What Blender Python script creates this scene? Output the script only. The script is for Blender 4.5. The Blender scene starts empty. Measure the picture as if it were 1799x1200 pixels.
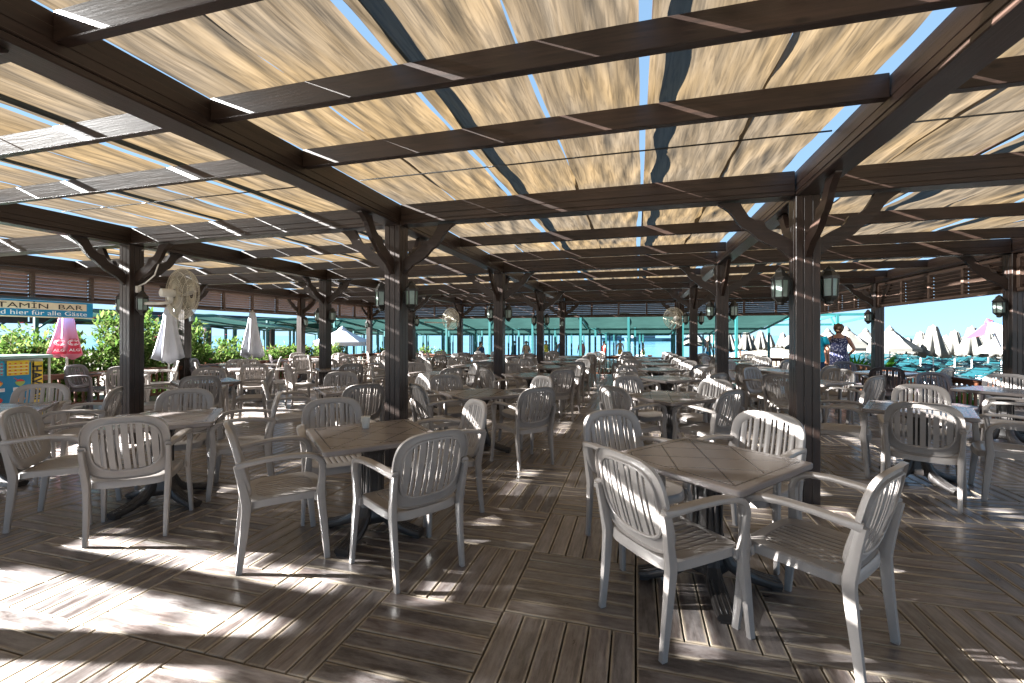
import bpy, bmesh, math, random
from math import sin, cos, pi, radians as R, sqrt, hypot, atan2
from mathutils import Vector, Matrix, noise
random.seed(7)
S = bpy.context.scene
COL = S.collection

# ------------------------------------------------------------------ camera, sky, sun, exposure
H = 1.43                                   # eye height above the deck
cam = bpy.data.cameras.new("camera"); camo = bpy.data.objects.new("camera", cam); COL.objects.link(camo)
cam.sensor_width = 36; cam.lens = 787/1799*36; cam.shift_y = -11/1799
cam.clip_start = .05; cam.clip_end = 6000
camo.location = (0, 0, H); camo.rotation_euler = (pi/2, 0, R(15.43))
S.camera = camo
W = bpy.data.worlds.new("World"); S.world = W; W.use_nodes = True
nt = W.node_tree; bg = nt.nodes['Background']
sky = nt.nodes.new('ShaderNodeTexSky'); sky.sky_type = 'NISHITA'; sky.sun_disc = False
SUN_EL = R(22.6); SX, SY = -.975, -.22        # direction towards the sun (left of and behind the camera)
sky.sun_elevation = SUN_EL; sky.sun_rotation = atan2(SX, SY)
sky.air_density = .5; sky.dust_density = 0; sky.ozone_density = 4
gm = nt.nodes.new('ShaderNodeGamma'); gm.inputs[1].default_value = .25      # hazy seaside sky: evens out zenith and horizon
tn_ = nt.nodes.new('ShaderNodeMix'); tn_.data_type = 'RGBA'; tn_.blend_type = 'MULTIPLY'; tn_.inputs[0].default_value = 1; tn_.inputs[7].default_value = (.38, .54, .68, 1)
nt.links.new(sky.outputs[0], gm.inputs[0]); nt.links.new(gm.outputs[0], tn_.inputs[6]); nt.links.new(tn_.outputs[2], bg.inputs[0]); bg.inputs[1].default_value = .068
sl = bpy.data.lights.new("sun", 'SUN'); slo = bpy.data.objects.new("sun", sl); COL.objects.link(slo)
sl.energy = 5; sl.angle = R(.6); sl.color = (1, .985, .96)
slo.rotation_euler = Vector((SX*cos(SUN_EL), SY*cos(SUN_EL), sin(SUN_EL))).to_track_quat('Z', 'Y').to_euler()
S.view_settings.view_transform = 'Standard'; S.view_settings.look = 'None'
S.view_settings.exposure = 4.2
S.cycles.max_bounces = 12; S.cycles.diffuse_bounces = 6; S.cycles.transparent_max_bounces = 16; S.view_settings.gamma = 1

# ------------------------------------------------------------------ helpers
def w2(px, py=None, t=None, X=None, Y=None, z=None):
    "photo pixel -> world point on a known plane (used once to read places off the photograph)"
    u = (px-900)/787; v = (589-py)/787 if py is not None else 0
    c, s = cos(R(15.43)), sin(R(15.43)); dx = u*c-s; dy = u*s+c
    if z is not None: t = (z-H)/v
    if X is not None: t = X/dx
    if Y is not None: t = Y/dy
    return Vector((dx*t, dy*t, H+v*t))
def tag(o, label=None, cat=None, group=None, kind=None):
    if label: o['label'] = label
    if cat: o['category'] = cat
    if group: o['group'] = group
    if kind: o['kind'] = kind
    return o
def empty(name, loc=(0,0,0), rz=0, label=None, cat=None, group=None):
    o = bpy.data.objects.new(name, None); COL.objects.link(o); o.location = loc; o.rotation_euler = (0, 0, rz)
    o.empty_display_size = .1
    return tag(o, label, cat, group)
def kids(o): return [c for c in o.children]
def copy_tree(o, parent=None):
    c = o.copy(); COL.objects.link(c); c.parent = parent
    for ch in o.children: copy_tree(ch, c)
    return c
class MB:
    def __init__(s): s.v = []; s.f = []; s.sm = []; s.mi = []; s.uv = None; s.col = None
    def add(s, vs, fs, smooth=False, mi=0):
        n = len(s.v); s.v += [tuple(p) for p in vs]
        for f in fs: s.f.append([i+n for i in f]); s.sm.append(smooth); s.mi.append(mi)
        return s
    def box(s, c, d, rz=0, M=None, bev=0, mi=0):
        hx, hy, hz = d[0]/2, d[1]/2, d[2]/2
        if bev > 0:
            b = min(bev, hx*.49, hy*.49, hz*.49); vs = []
            for z, k in ((-hz, 1), (-hz+b, 0), (hz-b, 0), (hz, 1)):
                q = b*k
                vs += [(-hx+b, -hy+q, z), (hx-b, -hy+q, z), (hx-q, -hy+b, z), (hx-q, hy-b, z), (hx-b, hy-q, z), (-hx+b, hy-q, z), (-hx+q, hy-b, z), (-hx+q, -hy+b, z)]
            fs = [list(range(7, -1, -1)), list(range(24, 32))]
            for L in range(3):
                for i in range(8): fs.append([L*8+i, L*8+(i+1) % 8, L*8+8+(i+1) % 8, L*8+8+i])
        else:
            vs = [(sx*hx, sy*hy, sz*hz) for sz in (-1, 1) for sy in (-1, 1) for sx in (-1, 1)]
            fs = [[0,2,3,1],[4,5,7,6],[0,1,5,4],[2,6,7,3],[0,4,6,2],[1,3,7,5]]
        m = Matrix.Translation(c) @ Matrix.Rotation(rz, 4, 'Z') if M is None else Matrix.Translation(c) @ M.to_4x4()
        return s.add([m @ Vector(p) for p in vs], fs, False, mi)
    def beam(s, a, b, w, h, bev=0, up=(0,0,1), mi=0):
        a, b = Vector(a), Vector(b); d = b-a; L = d.length; x = d.normalized()
        y = Vector(up).cross(x)
        if y.length < 1e-4: y = Vector((0,1,0)).cross(x)
        y.normalize(); z = x.cross(y)
        return s.box((a+b)/2, (L, w, h), M=Matrix((x, y, z)).transposed(), bev=bev, mi=mi)
    def sweep(s, path, sec, upv=(1,0,0), smooth=True, n=10, e=2.6, cap=True, mi=0):
        "path points, sec = [(half width along upv, half thickness)], rounded-rectangle section"
        P = [Vector(p) for p in path]; rings = []
        for i, p in enumerate(P):
            t = (P[min(i+1, len(P)-1)]-P[max(i-1, 0)]).normalized()
            A = Vector(upv) - t*t.dot(Vector(upv)); A.normalize(); B = t.cross(A)
            a, b = sec[i] if isinstance(sec[0], (tuple, list)) else sec
            r = []
            for k in range(n):
                th = 2*pi*(k+.5)/n; cx, sx = cos(th), sin(th)
                q = (abs(cx)**e+abs(sx)**e)**(-1/e)
                r.append(p + A*(a*cx*q) + B*(b*sx*q))
            rings.append(r)
        vs = [q for r in rings for q in r]; fs = []
        for i in range(len(P)-1):
            for k in range(n):
                fs.append([i*n+k, i*n+(k+1) % n, (i+1)*n+(k+1) % n, (i+1)*n+k])
        s.add(vs, fs, smooth, mi)
        if cap:
            m = len(s.v)-len(vs)
            s.f.append([m+k for k in range(n-1, -1, -1)]); s.sm.append(False); s.mi.append(mi)
            s.f.append([m+(len(P)-1)*n+k for k in range(n)]); s.sm.append(False); s.mi.append(mi)
        return s
    def tube(s, path, r, n=8, mi=0):
        rs = r if isinstance(r, (list, tuple)) else [r]*len(path)
        d = Vector(path[-1])-Vector(path[0]); up = (1,0,0) if abs(d.normalized().x) < .8 else (0,0,1)
        return s.sweep(path, [(q, q) for q in rs], up, True, n, 2, True, mi)
    def lathe(s, prof, n=16, c=(0,0,0), smooth=True, mod=None, mi=0):
        vs = []; fs = []
        for (r, z) in prof:
            for k in range(n):
                th = 2*pi*k/n; q = r*(mod(th, z) if mod else 1)
                vs.append((c[0]+q*cos(th), c[1]+q*sin(th), c[2]+z))
        for i in range(len(prof)-1):
            for k in range(n): fs.append([i*n+k, i*n+(k+1) % n, (i+1)*n+(k+1) % n, (i+1)*n+k])
        s.add(vs, fs, smooth, mi)
        m = len(s.v)-len(vs)
        if prof[0][0] > 1e-4: s.f.append([m+k for k in range(n-1, -1, -1)]); s.sm.append(False); s.mi.append(mi)
        if prof[-1][0] > 1e-4: s.f.append([m+(len(prof)-1)*n+k for k in range(n)]); s.sm.append(False); s.mi.append(mi)
        return s
    def prism(s, poly, a, b, M=None, mi=0):
        "poly in local XZ, extruded along local Y from a to b"
        n = len(poly); vs = [Vector((x, a, z)) for x, z in poly]+[Vector((x, b, z)) for x, z in poly]
        if M is not None: vs = [M @ v for v in vs]
        fs = [list(range(n)), list(range(2*n-1, n-1, -1))]+[[i, i+n, (i+1) % n+n, (i+1) % n] for i in range(n)]
        return s.add(vs, fs, False, mi)
    def mesh(s, name, mats):
        me = bpy.data.meshes.new(name); me.from_pydata(s.v, [], s.f)
        me.polygons.foreach_set('use_smooth', s.sm)
        mats = mats if isinstance(mats, (list, tuple)) else [mats]
        for m in mats: me.materials.append(m)
        if len(mats) > 1: me.polygons.foreach_set('material_index', s.mi)
        if s.uv:
            l = me.uv_layers.new(name='UVMap'); l.data.foreach_set('uv', [c for p in s.uv for c in p])
        if s.col:
            a = me.color_attributes.new('rnd', 'FLOAT_COLOR', 'POINT'); a.data.foreach_set('color', [c for p in s.col for c in p])
        me.update(); return me
    def build(s, name, mats, parent=None, **kw):
        o = bpy.data.objects.new(name, s.mesh(name, mats)); COL.objects.link(o); o.parent = parent
        bm = bmesh.new(); bm.from_mesh(o.data); bmesh.ops.recalc_face_normals(bm, faces=bm.faces); bm.to_mesh(o.data); bm.free()
        return tag(o, **kw)
def meshobj(name, me, parent=None):
    o = bpy.data.objects.new(name, me); COL.objects.link(o); o.parent = parent; return o
def text_mesh(body, size, mat, name='lettering', ext=.002, off=0, align='RIGHT', sx=1):
    cu = bpy.data.curves.new(name, 'FONT'); cu.body = body; cu.size = size; cu.extrude = ext; cu.offset = off; cu.align_x = align
    cu.resolution_u = 2
    o = bpy.data.objects.new(name, cu); COL.objects.link(o); bpy.context.view_layer.update()
    me = bpy.data.meshes.new_from_object(o.evaluated_get(bpy.context.evaluated_depsgraph_get())); bpy.data.objects.remove(o)
    for v in me.vertices: v.co.x *= sx
    me.materials.clear(); me.materials.append(mat); me.name = name
    return me

# ------------------------------------------------------------------ materials
def mat(name, base=(.5,.5,.5), rough=.5, spec=.5, metal=0, var=None, vscale=3, vstretch=(1,1,1), bump=0, bscale=40, rvar=0, coat=0, world=False):
    m = bpy.data.materials.new(name); m.use_nodes = True; nt = m.node_tree; b = nt.nodes['Principled BSDF']
    b.inputs['Base Color'].default_value = (*base, 1); b.inputs['Roughness'].default_value = rough
    b.inputs['Specular IOR Level'].default_value = spec; b.inputs['Metallic'].default_value = metal
    if coat: b.inputs['Coat Weight'].default_value = coat; b.inputs['Coat Roughness'].default_value = .25
    N = nt.nodes.new; L = nt.links.new
    tc = N('ShaderNodeTexCoord'); mp = N('ShaderNodeMapping'); mp.inputs['Scale'].default_value = vstretch; L(N('ShaderNodeNewGeometry').outputs['Position'] if world else tc.outputs['Object'], mp.inputs[0])
    if var:
        n = N('ShaderNodeTexNoise'); n.inputs['Scale'].default_value = vscale; n.inputs['Detail'].default_value = 6; n.inputs['Roughness'].default_value = .65
        L(mp.outputs[0], n.inputs['Vector']); cr = N('ShaderNodeValToRGB'); cr.color_ramp.elements[0].position = .3; cr.color_ramp.elements[1].position = .7
        cr.color_ramp.elements[0].color = (*var, 1); cr.color_ramp.elements[1].color = (*base, 1)
        L(n.outputs['Fac'], cr.inputs[0]); L(cr.outputs[0], b.inputs['Base Color'])
        if rvar:
            mr = N('ShaderNodeMapRange'); mr.inputs['To Min'].default_value = rough-rvar; mr.inputs['To Max'].default_value = rough+rvar
            L(n.outputs['Fac'], mr.inputs['Value']); L(mr.outputs[0], b.inputs['Roughness'])
    if bump:
        n2 = N('ShaderNodeTexNoise'); n2.inputs['Scale'].default_value = bscale; n2.inputs['Detail'].default_value = 4
        L(mp.outputs[0], n2.inputs['Vector']); bp = N('ShaderNodeBump'); bp.inputs['Strength'].default_value = bump; bp.inputs['Distance'].default_value = .01
        L(n2.outputs['Fac'], bp.inputs['Height']); L(bp.outputs[0], b.inputs['Normal'])
    return m
def wood(name, axis, dark=(.009,.006,.005), light=(.040,.023,.017), rough=.38):
    st = [22, 22, 22]; st[axis] = 1.3
    m = bpy.data.materials.new(name); m.use_nodes = True; nt = m.node_tree; b = nt.nodes['Principled BSDF']; N = nt.nodes.new; L = nt.links.new
    tc = N('ShaderNodeTexCoord'); mp = N('ShaderNodeMapping'); mp.inputs['Scale'].default_value = st; L(tc.outputs['Object'], mp.inputs[0])
    n = N('ShaderNodeTexNoise'); n.inputs['Scale'].default_value = 1.6; n.inputs['Detail'].default_value = 8; n.inputs['Roughness'].default_value = .7; n.inputs['Distortion'].default_value = .6
    L(mp.outputs[0], n.inputs['Vector'])
    n2 = N('ShaderNodeTexNoise'); n2.inputs['Scale'].default_value = 1.1; n2.inputs['Detail'].default_value = 3; L(tc.outputs['Object'], n2.inputs['Vector'])
    mx = N('ShaderNodeMath'); mx.operation = 'MULTIPLY_ADD'; mx.inputs[1].default_value = .65; L(n.outputs['Fac'], mx.inputs[0])
    m2 = N('ShaderNodeMath'); m2.operation = 'MULTIPLY'; m2.inputs[1].default_value = .35; L(n2.outputs['Fac'], m2.inputs[0]); L(m2.outputs[0], mx.inputs[2])
    cr = N('ShaderNodeValToRGB'); e = cr.color_ramp.elements; e[0].position = .36; e[0].color = (*dark, 1); e[1].position = .66; e[1].color = (*light, 1)
    L(mx.outputs[0], cr.inputs[0])
    # knots
    ks = [3.0, 3.0, 3.0]; ks[axis] = 1.1
    mk = N('ShaderNodeMapping'); mk.inputs['Scale'].default_value = ks; L(tc.outputs['Object'], mk.inputs[0])
    vo = N('ShaderNodeTexVoronoi'); vo.inputs['Scale'].default_value = 2.6; L(mk.outputs[0], vo.inputs['Vector'])
    kr = N('ShaderNodeMapRange'); kr.inputs['From Min'].default_value = .05; kr.inputs['From Max'].default_value = .12; kr.inputs['To Min'].default_value = .25; kr.inputs['To Max'].default_value = 1
    L(vo.outputs['Distance'], kr.inputs['Value'])
    mm = N('ShaderNodeMix'); mm.data_type = 'RGBA'; mm.blend_type = 'MULTIPLY'; mm.inputs[0].default_value = 1
    L(cr.outputs[0], mm.inputs[6]); L(kr.outputs[0], mm.inputs[7]); L(mm.outputs[2], b.inputs['Base Color'])
    b.inputs['Roughness'].default_value = rough; b.inputs['Specular IOR Level'].default_value = .45
    bp = N('ShaderNodeBump'); bp.inputs['Strength'].default_value = .35; bp.inputs['Distance'].default_value = .006; L(n.outputs['Fac'], bp.inputs['Height']); L(bp.outputs[0], b.inputs['Normal'])
    return m
WX, WY, WZ = wood('wood_along_x', 0), wood('wood_along_y', 1), wood('wood_along_z', 2)
WR = [wood('rail_x', 0, (.07,.025,.012), (.16,.06,.03), .5), wood('rail_y', 1, (.07,.025,.012), (.16,.06,.03), .5)]
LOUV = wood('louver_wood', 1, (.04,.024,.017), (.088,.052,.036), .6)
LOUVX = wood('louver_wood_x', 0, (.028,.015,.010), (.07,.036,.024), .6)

def cloth_mat():
    m = bpy.data.materials.new('shade_netting'); m.use_nodes = True; nt = m.node_tree; nt.nodes.remove(nt.nodes['Principled BSDF']); N = nt.nodes.new; L = nt.links.new
    out = nt.nodes['Material Output']; tc = N('ShaderNodeTexCoord')
    mp = N('ShaderNodeMapping'); mp.inputs['Scale'].default_value = (9, .7, 1); L(tc.outputs['Object'], mp.inputs[0])
    n = N('ShaderNodeTexNoise'); n.inputs['Scale'].default_value = 1.6; n.inputs['Detail'].default_value = 7; n.inputs['Distortion'].default_value = .8; L(mp.outputs[0], n.inputs['Vector'])
    cr = N('ShaderNodeValToRGB'); e = cr.color_ramp.elements; e[0].position = .3; e[0].color = (.054,.039,.023,1); e[1].position = .7; e[1].color = (.084,.065,.044,1)
    L(n.outputs['Fac'], cr.inputs[0])
    nb = N('ShaderNodeTexNoise'); nb.inputs['Scale'].default_value = .8; nb.inputs['Detail'].default_value = 2; L(tc.outputs['Object'], nb.inputs['Vector'])
    nr = N('ShaderNodeMapRange'); nr.inputs['From Min'].default_value = .42; nr.inputs['From Max'].default_value = .62; nr.inputs['To Max'].default_value = .5; L(nb.outputs['Fac'], nr.inputs['Value'])
    mg = N('ShaderNodeMix'); mg.data_type = 'RGBA'; L(nr.outputs[0], mg.inputs[0]); L(cr.outputs[0], mg.inputs[6]); mg.inputs[7].default_value = (.104,.067,.027,1)
    mf = N('ShaderNodeMapping'); mf.inputs['Scale'].default_value = (30, 2.2, 1); mf.inputs['Rotation'].default_value = (0, 0, .12); L(tc.outputs['Object'], mf.inputs[0])
    nf = N('ShaderNodeTexNoise'); nf.inputs['Scale'].default_value = 1.0; nf.inputs['Detail'].default_value = 5; nf.inputs['Distortion'].default_value = 1.6; L(mf.outputs[0], nf.inputs['Vector'])
    rf = N('ShaderNodeMapRange'); rf.inputs['From Min'].default_value = .36; rf.inputs['From Max'].default_value = .56; rf.inputs['To Min'].default_value = .66; rf.inputs['To Max'].default_value = 1.06; L(nf.outputs['Fac'], rf.inputs['Value'])
    mc = N('ShaderNodeMix'); mc.data_type = 'RGBA'; mc.blend_type = 'MULTIPLY'; mc.inputs[0].default_value = 1; L(mg.outputs[2], mc.inputs[6]); L(rf.outputs[0], mc.inputs[7])  # fold shading put into the colour: dark streaks stand in for fine creases
    # weft threads of the knitted netting
    mw = N('ShaderNodeMapping'); mw.inputs['Scale'].default_value = (1, 1, 1); L(tc.outputs['Object'], mw.inputs[0])
    wv = N('ShaderNodeTexWave'); wv.wave_type = 'BANDS'; wv.bands_direction = 'Y'; wv.inputs['Scale'].default_value = 38; wv.inputs['Distortion'].default_value = 1.2; L(mw.outputs[0], wv.inputs['Vector'])
    d = N('ShaderNodeBsdfDiffuse'); t = N('ShaderNodeBsdfTranslucent'); L(mc.outputs[2], d.inputs[0])
    L(mc.outputs[2], t.inputs[0])
    m1 = N('ShaderNodeMixShader'); m1.inputs[0].default_value = .68; L(d.outputs[0], m1.inputs[1]); L(t.outputs[0], m1.inputs[2])
    tr = N('ShaderNodeBsdfTransparent')
    f = N('ShaderNodeMapRange'); f.inputs['To Min'].default_value = .025; f.inputs['To Max'].default_value = .04; L(wv.outputs['Fac'], f.inputs['Value'])
    m2 = N('ShaderNodeMixShader'); L(f.outputs[0], m2.inputs[0]); L(m1.outputs[0], m2.inputs[1]); L(tr.outputs[0], m2.inputs[2])
    bp = N('ShaderNodeBump'); bp.inputs['Strength'].default_value = .22; bp.inputs['Distance'].default_value = .02; L(n.outputs['Fac'], bp.inputs['Height'])
    L(bp.outputs[0], d.inputs['Normal']); L(bp.outputs[0], t.inputs['Normal'])
    L(m2.outputs[0], out.inputs[0]); return m
CLOTH = cloth_mat()

def deck_mat():
    m = bpy.data.materials.new('deck_boards'); m.use_nodes = True; nt = m.node_tree; b = nt.nodes['Principled BSDF']; N = nt.nodes.new; L = nt.links.new
    uv = N('ShaderNodeUVMap'); uv.uv_map = 'UVMap'; at = N('ShaderNodeAttribute'); at.attribute_name = 'rnd'
    sp = N('ShaderNodeSeparateXYZ'); L(uv.outputs[0], sp.inputs[0]); sr = N('ShaderNodeSeparateColor'); L(at.outputs['Color'], sr.inputs[0])
    # uv: x = metres across the board (centre 0), y = metres along (centre 0); shift by the board's own random number
    cb = N('ShaderNodeCombineXYZ'); L(sp.outputs[0], cb.inputs[0]); L(sp.outputs[1], cb.inputs[1])
    rz = N('ShaderNodeMath'); rz.operation = 'MULTIPLY'; rz.inputs[1].default_value = 57; L(sr.outputs[0], rz.inputs[0]); L(rz.outputs[0], cb.inputs[2])
    g = N('ShaderNodeMapping'); g.inputs['Scale'].default_value = (45, 3.0, 1); L(cb.outputs[0], g.inputs[0])
    n1 = N('ShaderNodeTexNoise'); n1.inputs['Scale'].default_value = 1.5; n1.inputs['Detail'].default_value = 8; n1.inputs['Roughness'].default_value = .7; L(g.outputs[0], n1.inputs['Vector'])
    g2 = N('ShaderNodeMapping'); g2.inputs['Scale'].default_value = (9, 4, 1); L(cb.outputs[0], g2.inputs[0])
    n2 = N('ShaderNodeTexNoise'); n2.inputs['Scale'].default_value = 1.2; n2.inputs['Detail'].default_value = 6; n2.inputs['Roughness'].default_value = .6; L(g2.outputs[0], n2.inputs['Vector'])
    tc = N('ShaderNodeTexCoord'); n3 = N('ShaderNodeTexNoise'); n3.inputs['Scale'].default_value = .9; n3.inputs['Detail'].default_value = 4; L(tc.outputs['Object'], n3.inputs['Vector'])
    n4 = N('ShaderNodeTexNoise'); n4.inputs['Scale'].default_value = 9; n4.inputs['Detail'].default_value = 8; n4.inputs['Roughness'].default_value = .72; g4 = N('ShaderNodeMapping'); g4.inputs['Scale'].default_value = (1.6, .42, 1); L(cb.outputs[0], g4.inputs[0]); L(g4.outputs[0], n4.inputs['Vector'])
    cr = N('ShaderNodeValToRGB'); e = cr.color_ramp.elements; e[0].position = .30; e[0].color = (.028,.020,.0185,1); e[1].position = .72; e[1].color = (.140,.112,.102,1)
    L(n1.outputs['Fac'], cr.inputs[0])
    # board to board tone
    tone = N('ShaderNodeMapRange'); tone.inputs['To Min'].default_value = .5; tone.inputs['To Max'].default_value = 1.45; L(sr.outputs[1], tone.inputs['Value'])
    mt = N('ShaderNodeMix'); mt.data_type = 'RGBA'; mt.blend_type = 'MULTIPLY'; mt.inputs[0].default_value = 1; L(cr.outputs[0], mt.inputs[6]); L(tone.outputs[0], mt.inputs[7])
    # grey scuffed film
    sc = N('ShaderNodeMapRange'); sc.inputs['From Min'].default_value = .42; sc.inputs['From Max'].default_value = .78; sc.inputs['To Max'].default_value = .50; L(n4.outputs['Fac'], sc.inputs['Value'])
    ms = N('ShaderNodeMix'); ms.data_type = 'RGBA'; L(sc.outputs[0], ms.inputs[0]); L(mt.outputs[2], ms.inputs[6]); ms.inputs[7].default_value = (.42,.40,.395,1)
    # worn bare edges
    ax = N('ShaderNodeMath'); ax.operation = 'ABSOLUTE'; L(sp.outputs[0], ax.inputs[0])
    ay = N('ShaderNodeMath'); ay.operation = 'ABSOLUTE'; L(sp.outputs[1], ay.inputs[0])
    ex = N('ShaderNodeMapRange'); ex.inputs['From Min'].default_value = .020; ex.inputs['From Max'].default_value = .052; L(ax.outputs[0], ex.inputs['Value'])
    ey = N('ShaderNodeMapRange'); ey.inputs['From Min'].default_value = .295; ey.inputs['From Max'].default_value = .328; L(ay.outputs[0], ey.inputs['Value'])
    em = N('ShaderNodeMath'); em.operation = 'MAXIMUM'; L(ex.outputs[0], em.inputs[0]); L(ey.outputs[0], em.inputs[1])
    e2 = N('ShaderNodeMath'); e2.operation = 'ADD'; L(em.outputs[0], e2.inputs[0]); L(n2.outputs['Fac'], e2.inputs[1])
    e3 = N('ShaderNodeMapRange'); e3.inputs['From Min'].default_value = 1.02; e3.inputs['From Max'].default_value = 1.38; e3.inputs['To Max'].default_value = .7; L(e2.outputs[0], e3.inputs['Value'])
    mw = N('ShaderNodeMix'); mw.data_type = 'RGBA'; L(e3.outputs[0], mw.inputs[0]); L(ms.outputs[2], mw.inputs[6]); mw.inputs[7].default_value = (.36,.30,.22,1)
    L(mw.outputs[2], b.inputs['Base Color'])
    rg = N('ShaderNodeMapRange'); rg.inputs['From Min'].default_value = .3; rg.inputs['From Max'].default_value = .7; rg.inputs['To Min'].default_value = .24; rg.inputs['To Max'].default_value = .46; L(n4.outputs['Fac'], rg.inputs['Value'])
    ra = N('ShaderNodeMath'); ra.operation = 'MULTIPLY_ADD'; ra.use_clamp = True; ra.inputs[1].default_value = .55; L(ex.outputs[0], ra.inputs[0]); L(rg.outputs[0], ra.inputs[2]); L(ra.outputs[0], b.inputs['Roughness'])
    b.inputs['Specular IOR Level'].default_value = .6; b.inputs['Coat Weight'].default_value = .45; b.inputs['Coat Roughness'].default_value = .22
    bp = N('ShaderNodeBump'); bp.inputs['Strength'].default_value = .35; bp.inputs['Distance'].default_value = .003; L(n1.outputs['Fac'], bp.inputs['Height'])
    bp2 = N('ShaderNodeBump'); bp2.inputs['Strength'].default_value = .10; bp2.inputs['Distance'].default_value = .01; L(n2.outputs['Fac'], bp2.inputs['Height']); L(bp.outputs[0], bp2.inputs['Normal']); L(bp2.outputs[0], b.inputs['Normal'])
    return m
DECK = deck_mat()

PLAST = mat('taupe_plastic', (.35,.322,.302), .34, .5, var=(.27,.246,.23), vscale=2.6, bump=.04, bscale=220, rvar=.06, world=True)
PSHADE = mat('taupe_plastic_backlit', (.10,.085,.09), .36, .5, var=(.08,.066,.07), vscale=5, bump=.04, bscale=220)  # same taupe chairs seen backlit, their shade put into the base colour
def table_mat():
    m = mat('table_top_resin', (.225,.198,.187), .26, .5, var=(.21,.184,.174), vscale=7, rvar=.03); nt = m.node_tree; b = nt.nodes['Principled BSDF']; N = nt.nodes.new; L = nt.links.new
    tc = N('ShaderNodeTexCoord'); sp = N('ShaderNodeSeparateXYZ'); L(tc.outputs['Object'], sp.inputs[0])
    def M(op, a, b_=None, c=None):
        n = N('ShaderNodeMath'); n.operation = op
        for i, q in enumerate((a, b_, c)):
            if q is None: continue
            if isinstance(q, (int, float)): n.inputs[i].default_value = q
            else: L(q, n.inputs[i])
        return n.outputs[0]
    x, y = sp.outputs[0], sp.outputs[1]
    def line(e, per):       # distance to the nearest multiple of per
        fr = M('PINGPONG', M('ADD', e, 10*per), per/2); return fr
    ps = .30
    a1 = line(M('ADD', x, y), ps); a2 = line(M('SUBTRACT', x, y), ps)
    d = M('MINIMUM', a1, a2)
    mx = M('MAXIMUM', M('ABSOLUTE', x), M('ABSOLUTE', y))
    inside = M('LESS_THAN', mx, .345); bord = M('ABSOLUTE', M('SUBTRACT', mx, .345))
    g1 = M('MULTIPLY', M('LESS_THAN', d, .007), inside); g = M('MAXIMUM', g1, M('LESS_THAN', bord, .0055))
    up = M('GREATER_THAN', sp.outputs[2], .7); g = M('MULTIPLY', g, up)
    old = b.inputs['Base Color'].links[0].from_socket
    mixn = N('ShaderNodeMix'); mixn.data_type = 'RGBA'; L(g, mixn.inputs[0]); L(old, mixn.inputs[6]); mixn.inputs[7].default_value = (.075,.064,.06,1); L(mixn.outputs[2], b.inputs['Base Color'])
    bp = N('ShaderNodeBump'); bp.invert = True; bp.inputs['Strength'].default_value = .8; bp.inputs['Distance'].default_value = .003; L(g, bp.inputs['Height']); L(bp.outputs[0], b.inputs['Normal'])
    return m
TTOP = table_mat()
TBASE = mat('charcoal_base', (.045,.04,.038), .34, .5, var=(.03,.027,.026), vscale=6, bump=.05, bscale=120)
IRON = mat('lantern_iron', (.02,.02,.018), .45, .5, bump=.15, bscale=80)
LGLASS = mat('lantern_glass', (.26,.34,.30), .2, .5, var=(.18,.25,.22), vscale=14)
WHITE = mat('white_enamel', (.75,.74,.70), .4, .5, var=(.6,.58,.52), vscale=8)
FANG = mat('fan_wire', (.62,.57,.45), .4, .5)
STEEL = mat('galvanised_steel', (.42,.43,.43), .4, .5, .6, var=(.3,.31,.31), vscale=6)
FAB = mat('white_parasol_fabric', (.50,.52,.57), .8, .2, var=(.44,.46,.50), vscale=3, bump=.2, bscale=12)
CREAM = mat('cream_parasol_fabric', (.115,.112,.10), .85, .2, var=(.09,.087,.077), vscale=3, bump=.2, bscale=10)
REDF = mat('red_parasol_fabric', (.62,.05,.09), .75, .2, var=(.5,.04,.07), vscale=4)
PINKF = mat('faded_red_fabric', (.62,.20,.27), .75, .2)
TEAL = mat('teal_paint', (.013,.105,.105), .45, .5, var=(.01,.08,.08), vscale=4)
def thin_cloth(name, c, c2, k=.45):
    m = bpy.data.materials.new(name); m.use_nodes = True; nt = m.node_tree; nt.nodes.remove(nt.nodes['Principled BSDF']); N = nt.nodes.new; L = nt.links.new
    tc = N('ShaderNodeTexCoord'); n = N('ShaderNodeTexNoise'); n.inputs['Scale'].default_value = 2; n.inputs['Detail'].default_value = 5; L(tc.outputs['Object'], n.inputs['Vector'])
    cr = N('ShaderNodeValToRGB'); cr.color_ramp.elements[0].color = (*c2, 1); cr.color_ramp.elements[0].position = .3; cr.color_ramp.elements[1].position = .7; cr.color_ramp.elements[1].color = (*c, 1); L(n.outputs['Fac'], cr.inputs[0])
    d = N('ShaderNodeBsdfDiffuse'); t = N('ShaderNodeBsdfTranslucent'); L(cr.outputs[0], d.inputs[0]); L(cr.outputs[0], t.inputs[0])
    mx = N('ShaderNodeMixShader'); mx.inputs[0].default_value = k; L(d.outputs[0], mx.inputs[1]); L(t.outputs[0], mx.inputs[2]); L(mx.outputs[0], nt.nodes['Material Output'].inputs[0])
    return m
GCLOTH = thin_cloth('green_shade_cloth', (.030,.070,.063), (.023,.054,.049))
GREYN = mat('grey_reed_roof', (.06,.06,.075), .7, .3, var=(.035,.035,.045), vscale=6)
LEAF = [thin_cloth('oleander_leaf', (.065,.115,.022), (.04,.085,.018), .4), thin_cloth('oleander_leaf_pale', (.16,.20,.07), (.095,.14,.035), .4)]
PALM = thin_cloth('palm_leaf', (.06,.16,.02), (.03,.10,.014), .45)
PINK = mat('pink_blossom', (.65,.08,.2), .6); ORNG = mat('dry_orange_stems', (.5,.24,.12), .8)
TWIG = mat('twig_bark', (.12,.085,.05), .8)
BLUE = mat('sign_blue', (.0,.22,.46), .4, var=(.0,.20,.42), vscale=3); SCREAM = mat('sign_cream', (.72,.62,.46), .5, var=(.62,.53,.38), vscale=4)
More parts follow.
